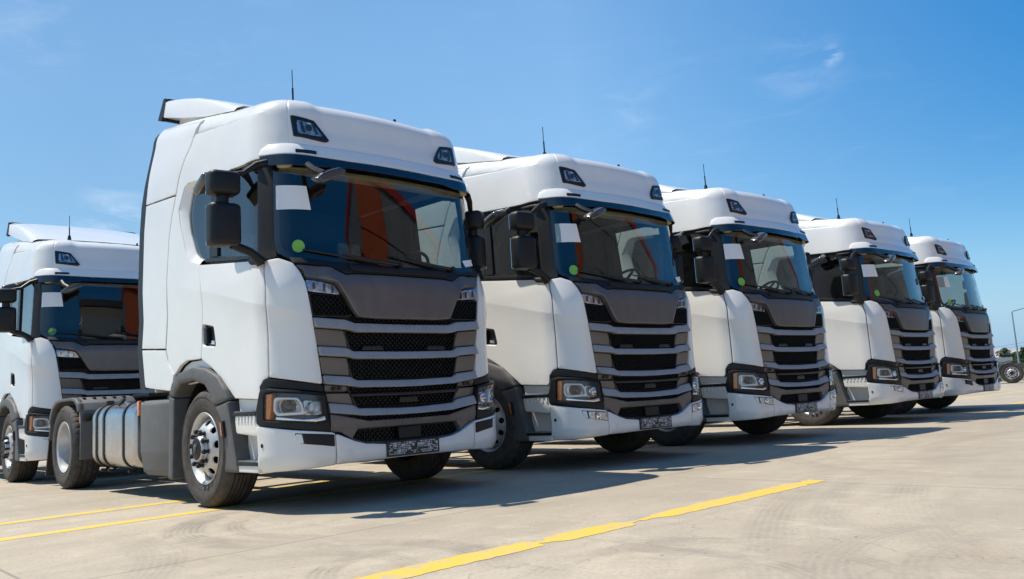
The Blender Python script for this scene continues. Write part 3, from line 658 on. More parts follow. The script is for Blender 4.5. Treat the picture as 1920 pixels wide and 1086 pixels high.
    for name_poly, d in ((full([(.585, 1.410), (.1, 1.402)], [(.541, 1.243), (.1, 1.243)]), 0), (full([(.571, 1.180), (.1, 1.178)], [(.528, 1.012), (.1, 1.008)]), 0), (full([(.575, .945), (.1, .943)], [(.508, .785), (.1, .785)]), 0),
                         (full([(.500, .715), (.1, .712)], [(.49, .677), (.1, .677)]), 0), (full([(.575, 1.516), (.1, 1.51)], [(.49, 1.474), (.1, 1.474)]), 0)):
        honeycomb('grille_mesh', name_poly, M['black'], P, -.028, .046, .029)['kind'] = 'stuff'
    for q in (full([(.60, 1.412), (.1, 1.404)], [(.548, 1.235), (.1, 1.235)]), full([(.588, 1.188), (.1, 1.184)], [(.535, 1.0), (.1, 1.0)]), full([(.59, .955), (.1, .953)], [(.512, .78), (.1, .78)])):
        inn = [(s*.955, (z-np.mean([p[1] for p in q]))*.88+np.mean([p[1] for p in q])) for s, z in q]
        panel('grille_frame', q, M['black'], P, -.016, .05, .005, .08, rc=.012, holes=[(inn, .006, .03)])
    panel('grille_bar', full([(.57, .897), (.1, .890)], [(.545, .868), (.1, .862)]), M['black'], P, .004, .04, .008, .06, rc=.006)
    for s_ in (.33, -.33):
        panel('grille_clip', [(s_+.09, 1.285), (s_-.09, 1.285), (s_-.11, 1.248), (s_+.11, 1.248)], M['black'], P, -.008, .03, .006, .06, rc=.012)
    panel('sensor_cover', [(.09, .85), (-.09, .85), (-.10, .80), (.10, .80)], M['black'], P, -.004, .03, .006, .06, rc=.012)
    lg = panel('lower_grille_surround', full([(.752, .744), (.418, .671), (.1, .668)], [(.750, .604), (.66, .594), (.548, .522), (.45, .494), (.26, .478), (.1, .476)]), M['bronze'], P, .006, .06, .008, .05, rc=.012,
          holes=[(full([(.505, .602), (.1, .602)], [(.556, .535), (.49, .498), (.1, .494)]), .012, .045)], disp=lambda s, z: .016*sst(.60, .66, z))
    honeycomb('grille_mesh', full([(.51, .60), (.1, .60)], [(.555, .535), (.49, .498), (.1, .495)]), M['black'], P, -.03, .046, .029, hole=[(-.13, .49), (.13, .49), (.13, .61), (-.13, .61)])['kind'] = 'stuff'
    panel('sensor_cover', [(-.12, .602), (.12, .602), (.115, .50), (-.115, .50)], M['dgrey'], P, -.004, .03, .01, .06, rc=.012)
    # ---- bumper
    def bud(s, z): return .028-.05*(1-sst(.30, .40, z))+.0*s
    bc = full([(.716, .592), (.548, .518), (.45, .490), (.26, .472), (.1, .470)], [(.711, .344), (.3, .348), (.1, .350)])
    bp = panel('bumper', bc, M['white'], P, 0, .09, .014, .05, disp=bud, rc=.02)
    for s_ in (.60, -.66): panel('tow_eye_cover', [(s_+.025, .46), (s_-.025, .46), (s_-.03, .40), (s_+.03, .40)], M['white2'], bp, .029, .01, .002, .05, rc=.02)
    for sg in (1, -1):
        bcn = [(.720, .592, .005), (.75, .602), (1.04, .640), (1.335, .690, .03), (1.322, .60, 0), (1.318, .46, 0), (1.345, .318, .02), (1.02, .327), (.716, .342, .005)]
        bo = panel('bumper_corner', bcn, M['white'], P, 0, .09, .012, .05, disp=bud, rc=.02, sgn=sg)
        ca = [(1.271+.012*math.cos(a), .530+.017*math.sin(a)) for a in np.linspace(0, 2*math.pi, 16)[:-1]]
        panel('plug', ca, M['dgrey'], bo, .031, .01, .001, .03, rc=0, sgn=sg, back=False)
        # headlight
        hb = panel('headlight', [(1.325, .80), (1.282, .955), (1.216, .972), (.777, .912), (.752, .602), (1.039, .647), (1.326, .693)], M['dgrey'], P, .030, .12, .014, .05, rc=.03, sgn=sg,
                   holes=[([(1.246, .728), (1.233, .930), (1.166, .936), (.786, .890), (.773, .692), (.867, .684)], .010, .05)])
        panel('lamp_back', [(1.26, .72), (1.245, .94), (1.166, .945), (.78, .895), (.765, .685), (.867, .677)], M['lampdark'], hb, -.05, .004, .002, .03, rc=.02, sgn=sg, back=False)
        panel('lens', [(1.246, .728), (1.233, .930), (1.166, .936), (.786, .890), (.773, .692), (.867, .684)], M['lens'], hb, .022, .002, .001, .05, rc=.02, sgn=sg, back=False)
        panel('indicator', [(1.243, .730), (1.230, .926), (1.182, .928), (1.206, .728)], M['amber'], hb, .012, .05, .006, .04, rc=.01, sgn=sg)
        ring_o = [(1.172, .900, .03), (.995, .886, .03), (.965, .842), (.945, .752, .01), (1.155, .752, .03), (1.180, .795)]
        panel('light_guide', ring_o, M['opal'], hb, .008, .05, .006, .04, rc=.03, sgn=sg, holes=[([(1.150, .878), (1.005, .866), (.985, .83), (.972, .778), (1.14, .778), (1.157, .80)], .006, .04)])
        panel('reflector', [(1.16, .89), (1.0, .875), (.975, .84), (.96, .76), (1.15, .762)], M['lampback'], hb, -.035, .004, .002, .03, rc=.02, sgn=sg, back=False)
        panel('reflector', [(.955, .865), (.80, .845), (.79, .745), (.94, .745)], M['lampback'], hb, -.038, .004, .002, .03, rc=.02, sgn=sg, back=False)
        panel('light_blade', [(1.165, .748), (.96, .717), (.865, .717), (.782, .735), (.778, .700), (.867, .689), (1.165, .722)], M['chrome'], hb, .004, .04, .006, .04, rc=.008, sgn=sg)
        m = MB()
        for s_, q_, r_ in ((1.065, .825, .062), (.875, .80, .045)):
            c = place(np.array([(s_*sg, q_)]), [-.02])[0]; nn = normal(np.array([s_*sg]), np.array([q_]))[0]*NSIGN
            t = MB(); t.lathe([(.001, -.03), (r_*.55, -.02), (r_*.95, .01), (r_, .02), (r_*1.08, .014)], 24, 'z'); me = bpy.data.meshes.new('t'); t.b.to_mesh(me); t.b.free()
            me.transform(Matrix.Translation(Vector(c)) @ Vector(nn).to_track_quat('Z', 'Y').to_matrix().to_4x4()); m.b.from_mesh(me); bpy.data.meshes.remove(me)
            if s_ > 1:
                t = MB(); t.lathe([(r_*.62, -.012), (r_*.56, .008), (r_*.36, .020), (.001, .025)], 24, 'z'); pl_ = t.build('projector_lens', M['gloss'], hb); pl_.data.transform(Matrix.Translation(Vector(c)) @ Vector(nn).to_track_quat('Z', 'Y').to_matrix().to_4x4())
        m.build('projector', M['chrome'], hb)
        panel('headlight_cover', [(1.215, 1.045), (.785, .978), (.780, .920), (1.216, .978), (1.31, .955), (1.32, .99), (1.28, 1.03)], M['dgrey'], P, -.012, .05, .006, .07, rc=.01, sgn=sg)
        panel('step_gap', [(1.36, 1.0), (1.22, 1.05), (1.22, .9), (1.36, .8)], M['black'], P, -.09, .02, .004, .1, rc=.01, sgn=sg)
        # steps behind the bumper
        stp = panel('step_block', [(1.722, .775), (1.330, .770), (1.320, .60), (1.70, .628)], M['white2'], P, .01, .20, .012, .05, rc=.03, sgn=sg)
        panel('step_wall', [(1.72, .63), (1.31, .61), (1.31, .40), (1.72, .40)], M['white2'], P, -.10, .02, .004, .08, rc=.01, sgn=sg)
        low = panel('step_block', [(1.755, .372), (1.325, .378), (1.335, .318), (1.745, .318)], M['white2'], P, .012, .20, .010, .05, rc=.01, sgn=sg)
        for par, z0, z1, s0, s1 in ((stp, .772, .800, 1.33, 1.725), (low, .375, .403, 1.34, 1.775)):
            panel('step_tread', [(s1, z0), (s0, z0), (s0, z1), (s1, z1)], M['dgrey'], par, .022, .22, .004, .06, rc=.004, sgn=sg)
            m = MB()
            for k in range(14):
                s_ = s0+.02+(s1-s0-.04)*k/13
                for d_ in (-.0, -.05, -.10):
                    c = place(np.array([(s_*sg, z1)]), [d_])[0]; m.box(c[0]-.008, c[0]+.008, c[1]-.012, c[1]+.012, z1-.004, z1+.008)
            m.build('grip_teeth', M['galv'], par, smooth=False)['kind'] = 'stuff'
        m = MB()
        for k in range(6):
            s_ = 1.36+.058*k; c = place(np.array([(s_*sg, .74)]), [.011])[0]; m.box(c[0]-.012, c[0]+.012, c[1]-.006, c[1]+.003, .715, .765, .002)
        m.build('step_rib', M['white2'], stp, smooth=False)['kind'] = 'stuff'
        # wheel arch
        ao = [(3.095, 1.0), (3.08, 1.03), (3.02, 1.115), (2.845, 1.2), (2.518, 1.23), (2.264, 1.196), (2.023, 1.119), (1.885, 1.012), (1.815, .905)]
        ai = [(2.09, .865), (2.135, .942), (2.268, 1.05), (2.522, 1.105), (2.792, 1.092), (2.93, 1.02), (2.965, .97)]
        panel('wheel_arch', ao+ai, M['grey'], P, .030, .30, .028, .045, rc=.02, sgn=sg)
        fd = panel('fender', [(1.815, .90), (1.771, .733), (1.72, .54), (1.653, .312, .03), (1.915, .312, .03), (1.966, .54), (2.044, .738), (2.088, .858)], M['grey'], P, .026, .30, .024, .045, rc=.02, sgn=sg)
        panel('fender', [(3.10, .994), (3.10, .80), (3.13, .22, .02), (3.02, .22, .02), (2.975, .80), (2.968, .965)], M['grey'], P, .026, .30, .02, .05, rc=.02, sgn=sg)
        sm = panel('side_marker', [(1.905, .74, .02), (1.872, .742, .02), (1.850, .60, .02), (1.892, .60, .02)], M['black'], P, .050, .03, .008, .04, rc=.01, sgn=sg)
        panel('amber_lens', [(1.908, .725), (1.890, .727), (1.872, .615), (1.892, .615)], M['amber'], sm, .056, .02, .004, .03, rc=.006, sgn=sg)
        # dark liner of the wheel well
        m = MB(); m.lathe([(.60, -1.14*1), (.60, -.62), (.02, -.60)], 28, 'y', (-.02, 0, .55), a0=-.45, a1=math.pi+.45)
        o = m.build('wheel_well', M['black'], P); 
        if sg < 0: o.rotation_euler = (0, 0, 0); o.scale = (1, -1, 1)
        m = MB(); rg = random.Random(3)
        for a in np.linspace(math.pi*.72, math.pi+.42, 22):
            for k in range(9):
                y = -.68-.05*k; x = -.02+.592*math.cos(a); z = .55+.592*math.sin(a)
                m.rbox((.006, .018, .018), Matrix.Translation((x, y*sg, z)) @ Matrix.Rotation(-a, 4, 'Y'))
        m.build('liner_studs', M['dgrey'], P, smooth=False)['kind'] = 'stuff'
    # ---- licence plate
    lp = panel('licence_plate', [(.27, .487), (-.27, .487), (-.27, .362), (.27, .362)], M['plate'], P, .036, .015, .003, .1, rc=.006, disp=lambda s, z: .006*np.ones_like(s))
    rows = []; rg = random.Random(11); V = []; F = []
    for r in range(7):
        z1 = .474-.0145*r; z0 = z1-.0085; s_ = -.25
        while s_ < .25:
            w = rg.choice((.006, .010, .016, .022, .03)); 
            mid = abs(s_+w/2) < .03 and 1 < r < 5
            if rg.random() < .80 and not mid:
                t0 = z0-(.014 if rg.random() < .18 and r < 6 else 0)
                b = len(V); V += [(s_, z1), (s_+w, z1), (s_+w, t0), (s_, t0)]; F.append((b, b+1, b+2, b+3))
            s_ += w+rg.choice((.004, .005, .008))
    link_mesh('plate_print', place(np.array(V), np.full(len(V), .0425+.001)), F, M['print'], lp, False)['kind'] = 'stuff'
    # ---- mirrors (the far-side pair is folded back against the cab)
    for sg in (1, -1):
        T = lambda x, y, z: (x, y*-sg, z)   # y given as distance outwards
        fold = Matrix() if sg > 0 else Matrix.Translation((.93, 1.205, 0)) @ Matrix.Rotation(R(-62), 4, 'Z') @ Matrix.Translation((-1.06, -1.465, 0))
        def housing(x0, x1, y0, y1, z0, z1, bev):
            m = MB(); a, b = sorted((-sg*y0, -sg*y1)); m.box(x0, x1, a, b, z0, z1, bev, 4)
            for v in m.b.verts:    # streamlined front
                t = (v.co.x-x0)/(x1-x0); f = (abs(v.co.y)-y0)/(y1-y0)
                v.co.x -= .05*max(0, f-.3)**1.3*t; v.co.z = (v.co.z-(z0+z1)/2)*(1-.07*t)+(z0+z1)/2
            return m
        def put(m): bmesh.ops.transform(m.b, matrix=fold, verts=m.b.verts); return m
        mu = put(housing(.98, 1.15, 1.345, 1.585, 2.085, 2.445, .045)).build('mirror', M['dgrey'], P)
        m = MB(); a, b = sorted((-sg*1.36, -sg*1.57)); m.box(.972, .978, a, b, 2.105, 2.425, .002, 1); put(m).build('mirror_glass', M['mirror'], mu)
        m2 = put(housing(.98, 1.15, 1.345, 1.585, 2.495, 2.70, .045)).build('mirror', M['dgrey'], P)
        m = MB(); a, b = sorted((-sg*1.36, -sg*1.57)); m.box(.972, .978, a, b, 2.515, 2.68, .002, 1); put(m).build('mirror_glass', M['mirror'], m2)
        m = MB(); m.tube([T(1.03, 1.46, 2.43), T(1.03, 1.46, 2.51)], .05, 12); put(m).build('mirror_joint', M['dgrey'], mu)
        if sg > 0:
            m = MB(); m.tube([T(1.06, 1.15, 1.985), T(1.06, 1.19, 2.02), T(1.06, 1.25, 2.065), T(1.06, 1.40, 2.11)], [.05, .042, .035, .035], 10); m.build('mirror_arm', M['dgrey'], mu)
            m = MB(); m.tube([T(1.03, 1.08, 2.83), T(1.03, 1.17, 2.80), T(1.03, 1.28, 2.715), T(1.03, 1.42, 2.68)], [.035, .03, .022, .022], 10); m.build('mirror_arm', M['dgrey'], m2)
        else:
            m = MB(); m.tube([T(1.06, 1.15, 1.985), T(1.02, 1.18, 2.03), T(.96, 1.20, 2.11)], [.05, .042, .035], 10); m.build('mirror_arm', M['dgrey'], mu)
            m = MB(); m.tube([T(1.03, 1.08, 2.83), T(.98, 1.15, 2.78), T(.93, 1.20, 2.67)], [.035, .03, .022], 10); m.build('mirror_arm', M['dgrey'], m2)
        panel('mirror_foot', [(1.40, 2.055), (1.21, 2.01), (1.23, 1.965), (1.35, 1.985)], M['dgrey'], mu, .02, .03, .014, .05, rc=.02, sgn=sg)
        panel('mirror_foot', [(1.46, 2.86), (1.24, 2.855), (1.24, 2.81), (1.40, 2.82)], M['dgrey'], m2, .02, .04, .014, .05, rc=.02, sgn=sg)
        # kerb mirror over the door window
        if sg > 0:
            m = MB(); m.rbox((.30, .20, .085), Matrix.Translation(T(.46, 1.33, 2.765)) @ Matrix.Rotation(sg*.30, 4, 'X') @ Matrix.Rotation(-.28, 4, 'Y'), .04, 4); km = m.build('kerb_mirror', M['satin'], P)
            m = MB(); m.tube([T(.50, 1.12, 2.88), T(.48, 1.20, 2.83), T(.47, 1.27, 2.79)], [.035, .03, .025], 8); m.build('mirror_arm', M['dgrey'], km)
    # front mirror below the visor
    m = MB(); m.extrude([(-.87, 2.645), (-.80, 2.70), (-.73, 2.735), (-.64, 2.772), (-.58, 2.755), (-.60, 2.722), (-.73, 2.65), (-.81, 2.612)], 1.36, 1.47, 'x', .014)
    for v in m.b.verts:
        if v.co.x > 1.42: v.co.z -= .016
    fm = m.build('front_mirror', M['satin'], P)
    m = MB(); m.tube([(1.25, -.82, 2.80), (1.33, -.81, 2.74), (1.42, -.77, 2.69)], [.03, .03, .03], 8); m.build('mirror_arm', M['black'], fm)
    # ---- roof air deflector, antennas
    prof = [(.32, 3.585), (.05, 3.70), (-.25, 3.815), (-.65, 3.965), (-1.05, 4.085), (-1.40, 4.175), (-1.43, 4.15), (-1.50, 4.005), (-1.46, 3.975), (-.9, 3.81), (-.38, 3.665), (0, 3.585)]
    m = MB(); ys = [-1.0, -.985, -.93, -.80, -.4, 0, .4, .80, .93, .985, 1.0]; ins = [.055, .03, .008, 0, -.012, -.016, -.012, 0, .008, .03, .055]; rings = []
    for y, i_ in zip(ys, ins):
        cxm = sum(p[0] for p in prof)/len(prof); czm = sum(p[1] for p in prof)/len(prof)
        rings.append([m.b.verts.new((x-(i_ if x > 0 else -i_*.3), y, z-(i_ if k < 6 else 0))) for k, (x, z) in enumerate(prof)])
    n = len(prof)
    for a, b in zip(rings, rings[1:]):
        for k in range(n): m.b.faces.new((a[k], a[(k+1) % n], b[(k+1) % n], b[k]))
    m.b.faces.new(rings[0][::-1]); m.b.faces.new(rings[-1]); sp = m.build('roof_deflector', M['white'], P, angle=40)
    m = MB()
    for sg in (-1, 1):
        m.extrude([(-1.395, 4.172), (-1.45, 4.185), (-1.62, 3.99), (-1.53, 3.96), (-1.475, 3.99)], sg*1.002-.004, sg*.97+.004, 'y')
    m.extrude([(-1.395, 4.177), (-1.45, 4.189), (-1.61, 3.99), (-1.56, 3.98)], -.97, .97, 'y'); m.build('deflector_edge', M['dgrey'], sp, smooth=False)
    m = MB(); m.extrude([(-.1, 3.63), (-1.28, 3.94), (-1.36, 3.63), (-1.3, 3.55), (0, 3.5)], -.90, .90, 'y', .01); m.build('deflector_base', M['white2'], sp)
    m = MB(); m.tube([(.55, -.56, 3.55), (.55, -.56, 3.62)], [.03, .018], 10); m.tube([(.55, -.56, 3.62), (.548, -.56, 3.75)], .009, 8); m.tube([(.548, -.56, 3.75), (.545, -.56, 3.93)], .0045, 6); m.build('antenna', M['black'], P)
    m = MB(); m.extrude([(.90, 3.40), (.96, 3.42), (.945, 3.50), (.93, 3.502)], .285, .31, 'y', .006); m.build('antenna_fin', M['black'], P)
    # ---- cabin interior
    it = MB(); it.box(-.95, -.90, -1.08, 1.08, 1.2, 3.0); it.box(-.95, .95, -1.0, 1.0, 2.98, 3.0); it.box(-.9, 1.0, -1.05, 1.05, 1.15, 1.2)
    for sg in (-1, 1): it.box(-.9, -.45, sg*1.07-.01, sg*1.07+.01, 1.2, 2.98); it.box(-.45, .95, sg*1.06-.01, sg*1.06+.01, 1.2, 2.0)
    cb = it.build('cabin_lining', M['cabin'], P, smooth=False)
    for sg in (-1, 1): m = MB(); m.box(-.46, .13, sg*1.035-.008, sg*1.035+.008, 1.25, 2.94, .004); m.build('side_light_blocker', M['cabin'], cb)  # added dark panels: block the light through the cab so quarter windows look dark
    m = MB(); m.box(.95, 1.13, -1.0, 1.0, 2.79, 2.85, .02); m.build('sun_blind', M['beige'], cb)
    m = MB(); m.box(.62, 1.12, -1.03, 1.03, 1.55, 1.93, .06, 3); m.box(.72, 1.05, .28, .92, 1.90, 2.02, .05, 3); m.box(.60, .85, -.15, .25, 1.7, 2.0, .04, 3); m.build('dashboard', M['cabin'], cb)
    for y in (-.6, .6):
        m = MB(); m.box(-.35, .15, y-.25, y+.25, 1.55, 1.72, .06, 3); st = m.build('seat', M['seat'], cb)
        m = MB(); m.rbox((.14, .48, .72), Matrix.Translation((-.38, y, 2.0)) @ Matrix.Rotation(-.14, 4, 'Y'), .055, 3); m.rbox((.10, .28, .20), Matrix.Translation((-.45, y, 2.46)) @ Matrix.Rotation(-.1, 4, 'Y'), .04, 3); m.build('backrest', M['film'], st)
        m = MB(); m.rbox((.012, .05, .85), Matrix.Translation((-.22, y-.22*math.copysign(1, -y), 2.05)) @ Matrix.Rotation(-.25, 4, 'Y'), .003, 1); m.build('seat_belt', M['redbelt'], st)
    m = MB(); m.lathe([(.225+.017*math.cos(a), .017*math.sin(a)) for a in np.linspace(0, 2*math.pi, 11)[:-1]], 36, 'z', closed=True); m.rbox((.16, .14, .03), Matrix(), .01); m.rbox((.40, .04, .02), Matrix(), .006)
    sw = m.build('steering_wheel', M['black'], cb); sw.location = (.62, .60, 2.11); sw.rotation_euler = (0, R(-38), 0)
    # ---- chassis
    m = MB()
    for y in (-.40, .40): m.box(-5.15, .9, y-.04, y+.04, .72, .98, .01)
    for x in (-1.6, -2.6, -3.4, -4.9): m.box(x-.05, x+.05, -.36, .36, .76, .94)
    m.build('chassis_frame', M['dgrey'], P, smooth=False)
    m = MB(); m.box(-.9, .8, -.36, .36, .38, 1.1, .08); m.box(.75, 1.12, -.45, .45, .5, 1.2, .05); m.build('engine_block', M['black'], P)
    m = MB(); m.tube([(0, -.95, .51), (0, .95, .51)], .07, 12); m.box(-.08, .08, -.7, .7, .40, .52, .02); m.build('front_axle', M['dgrey'], P)
    m = MB(); m.tube([(-4.18, -.9, .51), (-4.18, .9, .51)], .11, 16); m.lathe([(.01, -.28), (.2, -.2), (.24, 0), (.2, .2), (.01, .28)], 20, 'y', (-4.18, 0, .51)); m.build('rear_axle', M['dgrey'], P)
    m = MB(); m.extrude([(-3.5, -.46), (-3.5, .46), (-4.1, .46), (-4.55, .30), (-4.55, .12), (-4.2, .08), (-4.2, -.08), (-4.55, -.12), (-4.55, -.30), (-4.1, -.46)], 1.06, 1.12, 'z', .012); m.box(-4.1, -3.7, -.42, .42, .98, 1.06); m.build('fifth_wheel', M['dgrey'], P)
    m = MB(); m.tube([(-1.35, .30, 1.05), (-1.38, .28, 1.5), (-1.40, .25, 1.7)], .03, 8); m.tube([(-1.30, -.25, 1.02), (-1.05, -.9, 1.02), (-.85, -1.08, 1.0)], .014, 6); m.tube([(-1.62, -.85, 1.0), (-1.2, -.88, 1.01), (-.8, -.9, 1.0)], .02, 6); m.box(-1.35, -1.2, -1.0, -.8, .97, 1.06, .01); m.build('air_line', M['black'], P)
    m = MB(); m.tube([(-1.50, -.95, 1.0), (-1.2, -1.0, 1.04), (-.95, -.98, 1.02), (-.8, -.9, 1.03)], .013, 6); m.build('air_line', M['hose'], P)
    m = MB(); m.tube([(-1.45, .10, 1.0), (-1.5, -.2, 1.25), (-1.46, -.45, 1.5), (-1.42, -.4, 1.75)], .016, 8); m.build('air_line', M['red'], P)
    for sg in (1, -1):
        Y = lambda a, b: tuple(sorted((-sg*a, -sg*b)))
        # fuel tank
        y0, y1 = .52, 1.205; z0, z1 = .285, .975; r = .15; sec = []
        for cy, cz, a0 in ((y1-r, z1-r, 0), (y0+r, z1-r, 90), (y0+r, z0+r, 180), (y1-r, z0+r, 270)):
            for a in np.linspace(a0, a0+90, 7): sec.append((cy+r*math.cos(R(a)), cz+r*math.sin(R(a))))
        cy, cz = (y0+y1)/2, (z0+z1)/2; m = MB(); rings = []
        for x, k in ((-3.20, .80), (-3.195, .88), (-3.185, .95), (-3.165, .985), (-3.13, 1), (-1.83, 1), (-1.795, .985), (-1.775, .95), (-1.765, .88), (-1.76, .80)):
            rings.append([m.b.verts.new((x, -sg*(cy+(a-cy)*(1-(1-k)*.55)), cz+(b-cz)*(1-(1-k)*.55))) for a, b in sec])
        n = len(sec)
        for a, b in zip(rings, rings[1:]):
            for k in range(n): m.b.faces.new((a[k], a[(k+1) % n], b[(k+1) % n], b[k]))
        m.b.faces.new(rings[0]); m.b.faces.new(rings[-1]); tk = m.build('fuel_tank', M['alu'], P, angle=30)
        for x in (-3.0, -2.745, -2.09):
            m = MB(); w = .022; o1 = []; 
            sec2 = [(cy+(a-cy)*1.022, cz+(b-cz)*1.022) for a, b in sec]; rr = []
            for dx, kk in ((-w, 1.0), (-w, 1.028), (w, 1.028), (w, 1.0)):
                rr.append([m.b.verts.new((x+dx, -sg*(cy+(a-cy)*kk), cz+(b-cz)*kk)) for a, b in sec])
            for a, b in zip(rr, rr[1:]):
                for k in range(n): m.b.faces.new((a[k], a[(k+1) % n], b[(k+1) % n], b[k]))
            a, b = Y(y1-.17, y1-.12); m.tube([(x, -sg*(y1-.15), z0+.01), (x, -sg*(y1-.10), z0-.035), (x, -sg*(y1-.05), z0-.03)], .016, 8)
            m.build('tank_strap', M['black'], tk)
        m = MB(); c0 = Vector((-2.36, -sg*(y1-.12), .945)); nn = Vector((0, -sg*.75, .66)).normalized(); m.tube([c0, c0+nn*.06], .046, 16); m.build('filler_neck', M['alu'], tk)
        m = MB(); m.tube([c0+nn*.06, c0+nn*.088], [.053, .048], 16); m.build('filler_cap', M['black'], tk)
        # side box and the pieces between box and tank
        a, b = Y(.62, 1.20); m = MB(); m.extrude([(-sg*.62, .23), (-sg*1.13, .23), (-sg*1.17, .28), (-sg*1.20, .47), (-sg*1.20, .93), (-sg*1.16, .975), (-sg*.62, .975)], -1.60, -.81, 'x', .014); m.build('side_box', M['grey'], P)
        m = MB(); a, b = Y(.70, 1.13); m.box(-1.74, -1.615, a, b, .56, .86, .03, 3); m.box(-1.74, -1.615, a, b, .245, .50, .03, 3); m.box(-1.73, -1.62, a*.97, b*.97, .50, .56); m.build('air_tank', M['dgrey'], P)
        for x, z, yo in ((-1.665, .905, 1.19), (-3.635, .865, 1.20)):
            a, b = Y(yo-.02, yo+.012); m = MB(); m.box(x-.03, x+.03, a, b, z-.075, z+.075, .008); mk = m.build('side_marker', M['amber'], P)
            a, b = Y(yo-.10, yo-.018); m = MB(); m.box(x+.0, x+.09, a, b, z-.05, z+.04, .006); m.build('marker_bracket', M['black'], mk)
        # rear mudguard
        cx, cz, ro = -4.18, .51, .60
        outp = [(-3.585, .36), (-3.575, .80), (-3.60, .94), (-3.66, 1.03), (-3.76, 1.085), (-3.9, 1.105), (-4.45, 1.105), (-4.62, 1.085), (-4.78, 1.02), (-4.88, .92), (-4.93, .80), (-5.0, .60)]
        inp = [(-4.97, .59), (-4.90, .79), (-4.85, .90), (-4.76, .99), (-4.61, 1.055), (-4.45, 1.075), (-3.9, 1.075), (-3.77, 1.055), (-3.69, 1.01), (-3.635, .93), (-3.61, .80), (-3.62, .36)]
        ya, yb = Y(.56, 1.215); m = MB(); m.extrude(outp+inp, ya, yb, 'y', .006); mg = m.build('mudguard', M['grey'], P, angle=50)
        m = MB(); a, b = Y(1.16, 1.235)
        lip = [(x+(-.03 if x > cx else .03)*0, z) for x, z in outp[2:11]]; lin_ = [(cx+(x-cx)*.90, 1.03+(z-1.03)*.90-.03) for x, z in outp[2:11]][::-1]
        m.extrude(lip+lin_, a, b, 'y', .008); m.build('mudguard_lip', M['grey'], mg, angle=50)
        for k in range(5):
            a, b = Y(.64+.115*k, .70+.115*k); m = MB(); m.box(-3.83, -3.74, a+.012, b-.012, 1.07, 1.098, .004); m.build('mudguard_slot', M['black'], mg)
        a, b = Y(.60, 1.21); m = MB(); m.extrude([(-4.965, .62), (-5.0, .62), (-5.16, .13), (-5.13, .13)], a, b, 'y'); m.build('mud_flap', M['black'], mg, smooth=False)
        a, b = Y(.86, .94); m = MB(); m.box(-3.56, -3.50, a, b, .83, 1.04, .008); m.box(-3.575, -3.55, a-.03, b+.03, .80, .86, .004); m.build('mudguard_latch', M['black'], mg)
        a, b = Y(.45, .80); m = MB(); m.box(-5.2, -5.13, a, b, .78, .92, .01); tl = m.build('tail_lamp', M['black'], P)
        m = MB(); m.box(-5.215, -5.201, a+.02, b-.02, .80, .90, .004); m.build('lens', M['red'], tl)
    # ---- wheels
    def tyre(rear):
        prof = []; ro, w = .512, .30; prof += [(.300, .022), (.318, .006), (.345, -.004+.0), (.40, -.016), (.44, -.016), (.468, -.008), (.488, .006), (.502, .022), (.508, .036)]
        gr = [.075, .117, .150, .183, .225] if not rear else [.085, .15, .215]
        for g in gr: prof += [(.512, g-.008), (.512, g-.0065), (.498, g-.005), (.498, g+.005), (.512, g+.0065), (.512, g+.008)]
        prof += [(.508, w-.036), (.502, w-.022), (.488, w-.006), (.468, w+.008), (.44, w+.016), (.40, w+.016), (.345, w+.004), (.318, w-.006), (.300, w-.022)]
        m = MB(); m.lathe(prof, 200 if rear else 96, 'y')
        if rear:
            for v in m.b.verts:
                r = math.hypot(v.co.x, v.co.z); a = math.atan2(v.co.z, v.co.x); k = int(round((a % (2*math.pi))/(2*math.pi)*200))
                sh = 0 if v.co.y < .085 or v.co.y > .215 else 1
                if r > .500 and (k+sh*2) % 5 == 0: f = (r-.008)/r; v.co.x *= f; v.co.z *= f
        else:
            for v in m.b.verts:
                r = math.hypot(v.co.x, v.co.z); a = math.atan2(v.co.z, v.co.x); k = int(round((a % (2*math.pi))/(2*math.pi)*96))
                if .495 < r < .509 and k % 4 == 0: f = (r-.004)/r; v.co.x *= f; v.co.z *= f
        # raised sidewall rings and lettering blocks
        for rr in (.352, .452): m.lathe([(rr-.003, -.004-(.016*(rr > .4))), (rr-.002, -.008-(.013*(rr > .4))), (rr+.002, -.008-(.013*(rr > .4))), (rr+.003, -.004-(.013*(rr > .4)))], 72, 'y')
        return m
    def wheel_front():
        # rim: disc with ten hand holes
        ca = lambda r, c=(0, 0), n=48: [(c[0]+r*math.cos(2*math.pi*k/n), c[1]+r*math.sin(2*math.pi*k/n)) for k in range(n)]
        hl = []
        for k in range(10):
            a = 2*math.pi*(k+.5)/10; c = (.216*math.cos(a), .216*math.sin(a)); hl.append([(c[0]+.026*math.cos(b)*math.cos(a)-.034*math.sin(b)*math.sin(a), c[1]+.026*math.cos(b)*math.sin(a)+.034*math.sin(b)*math.cos(a)) for b in np.linspace(0, 2*math.pi, 15)[:-1]])
        cen = ca(.095, n=32)
        def dep(r): return np.interp(r, [.09, .125, .155, .17, .185, .205, .235, .25, .262, .272], [-.012, -.014, -.016, -.014, -.004, .012, .040, .056, .075, .10])
        V, F, om = fill(ca(.272, n=60), hl+[cen], .016); r = np.hypot(V[:, 0], V[:, 1]); P3 = np.c_[V[:, 0], dep(r), V[:, 1]]; verts = list(map(tuple, P3)); faces = [tuple(f) for f in F]
        b = 60
        for h in hl:
            n = len(h); idx = om[b:b+n]; b += n; q = len(verts)
            for (x, z) in h: rr = math.hypot(x, z); verts.append((x, float(dep(rr))+.014, z))
            for k in range(n):
                if None not in (idx[k], idx[(k+1) % n]): faces.append((idx[k], idx[(k+1) % n], q+(k+1) % n, q+k))
        me = bpy.data.meshes.new('t'); me.from_pydata(verts, [], faces); m = MB(); m.b.from_mesh(me); bpy.data.meshes.remove(me)
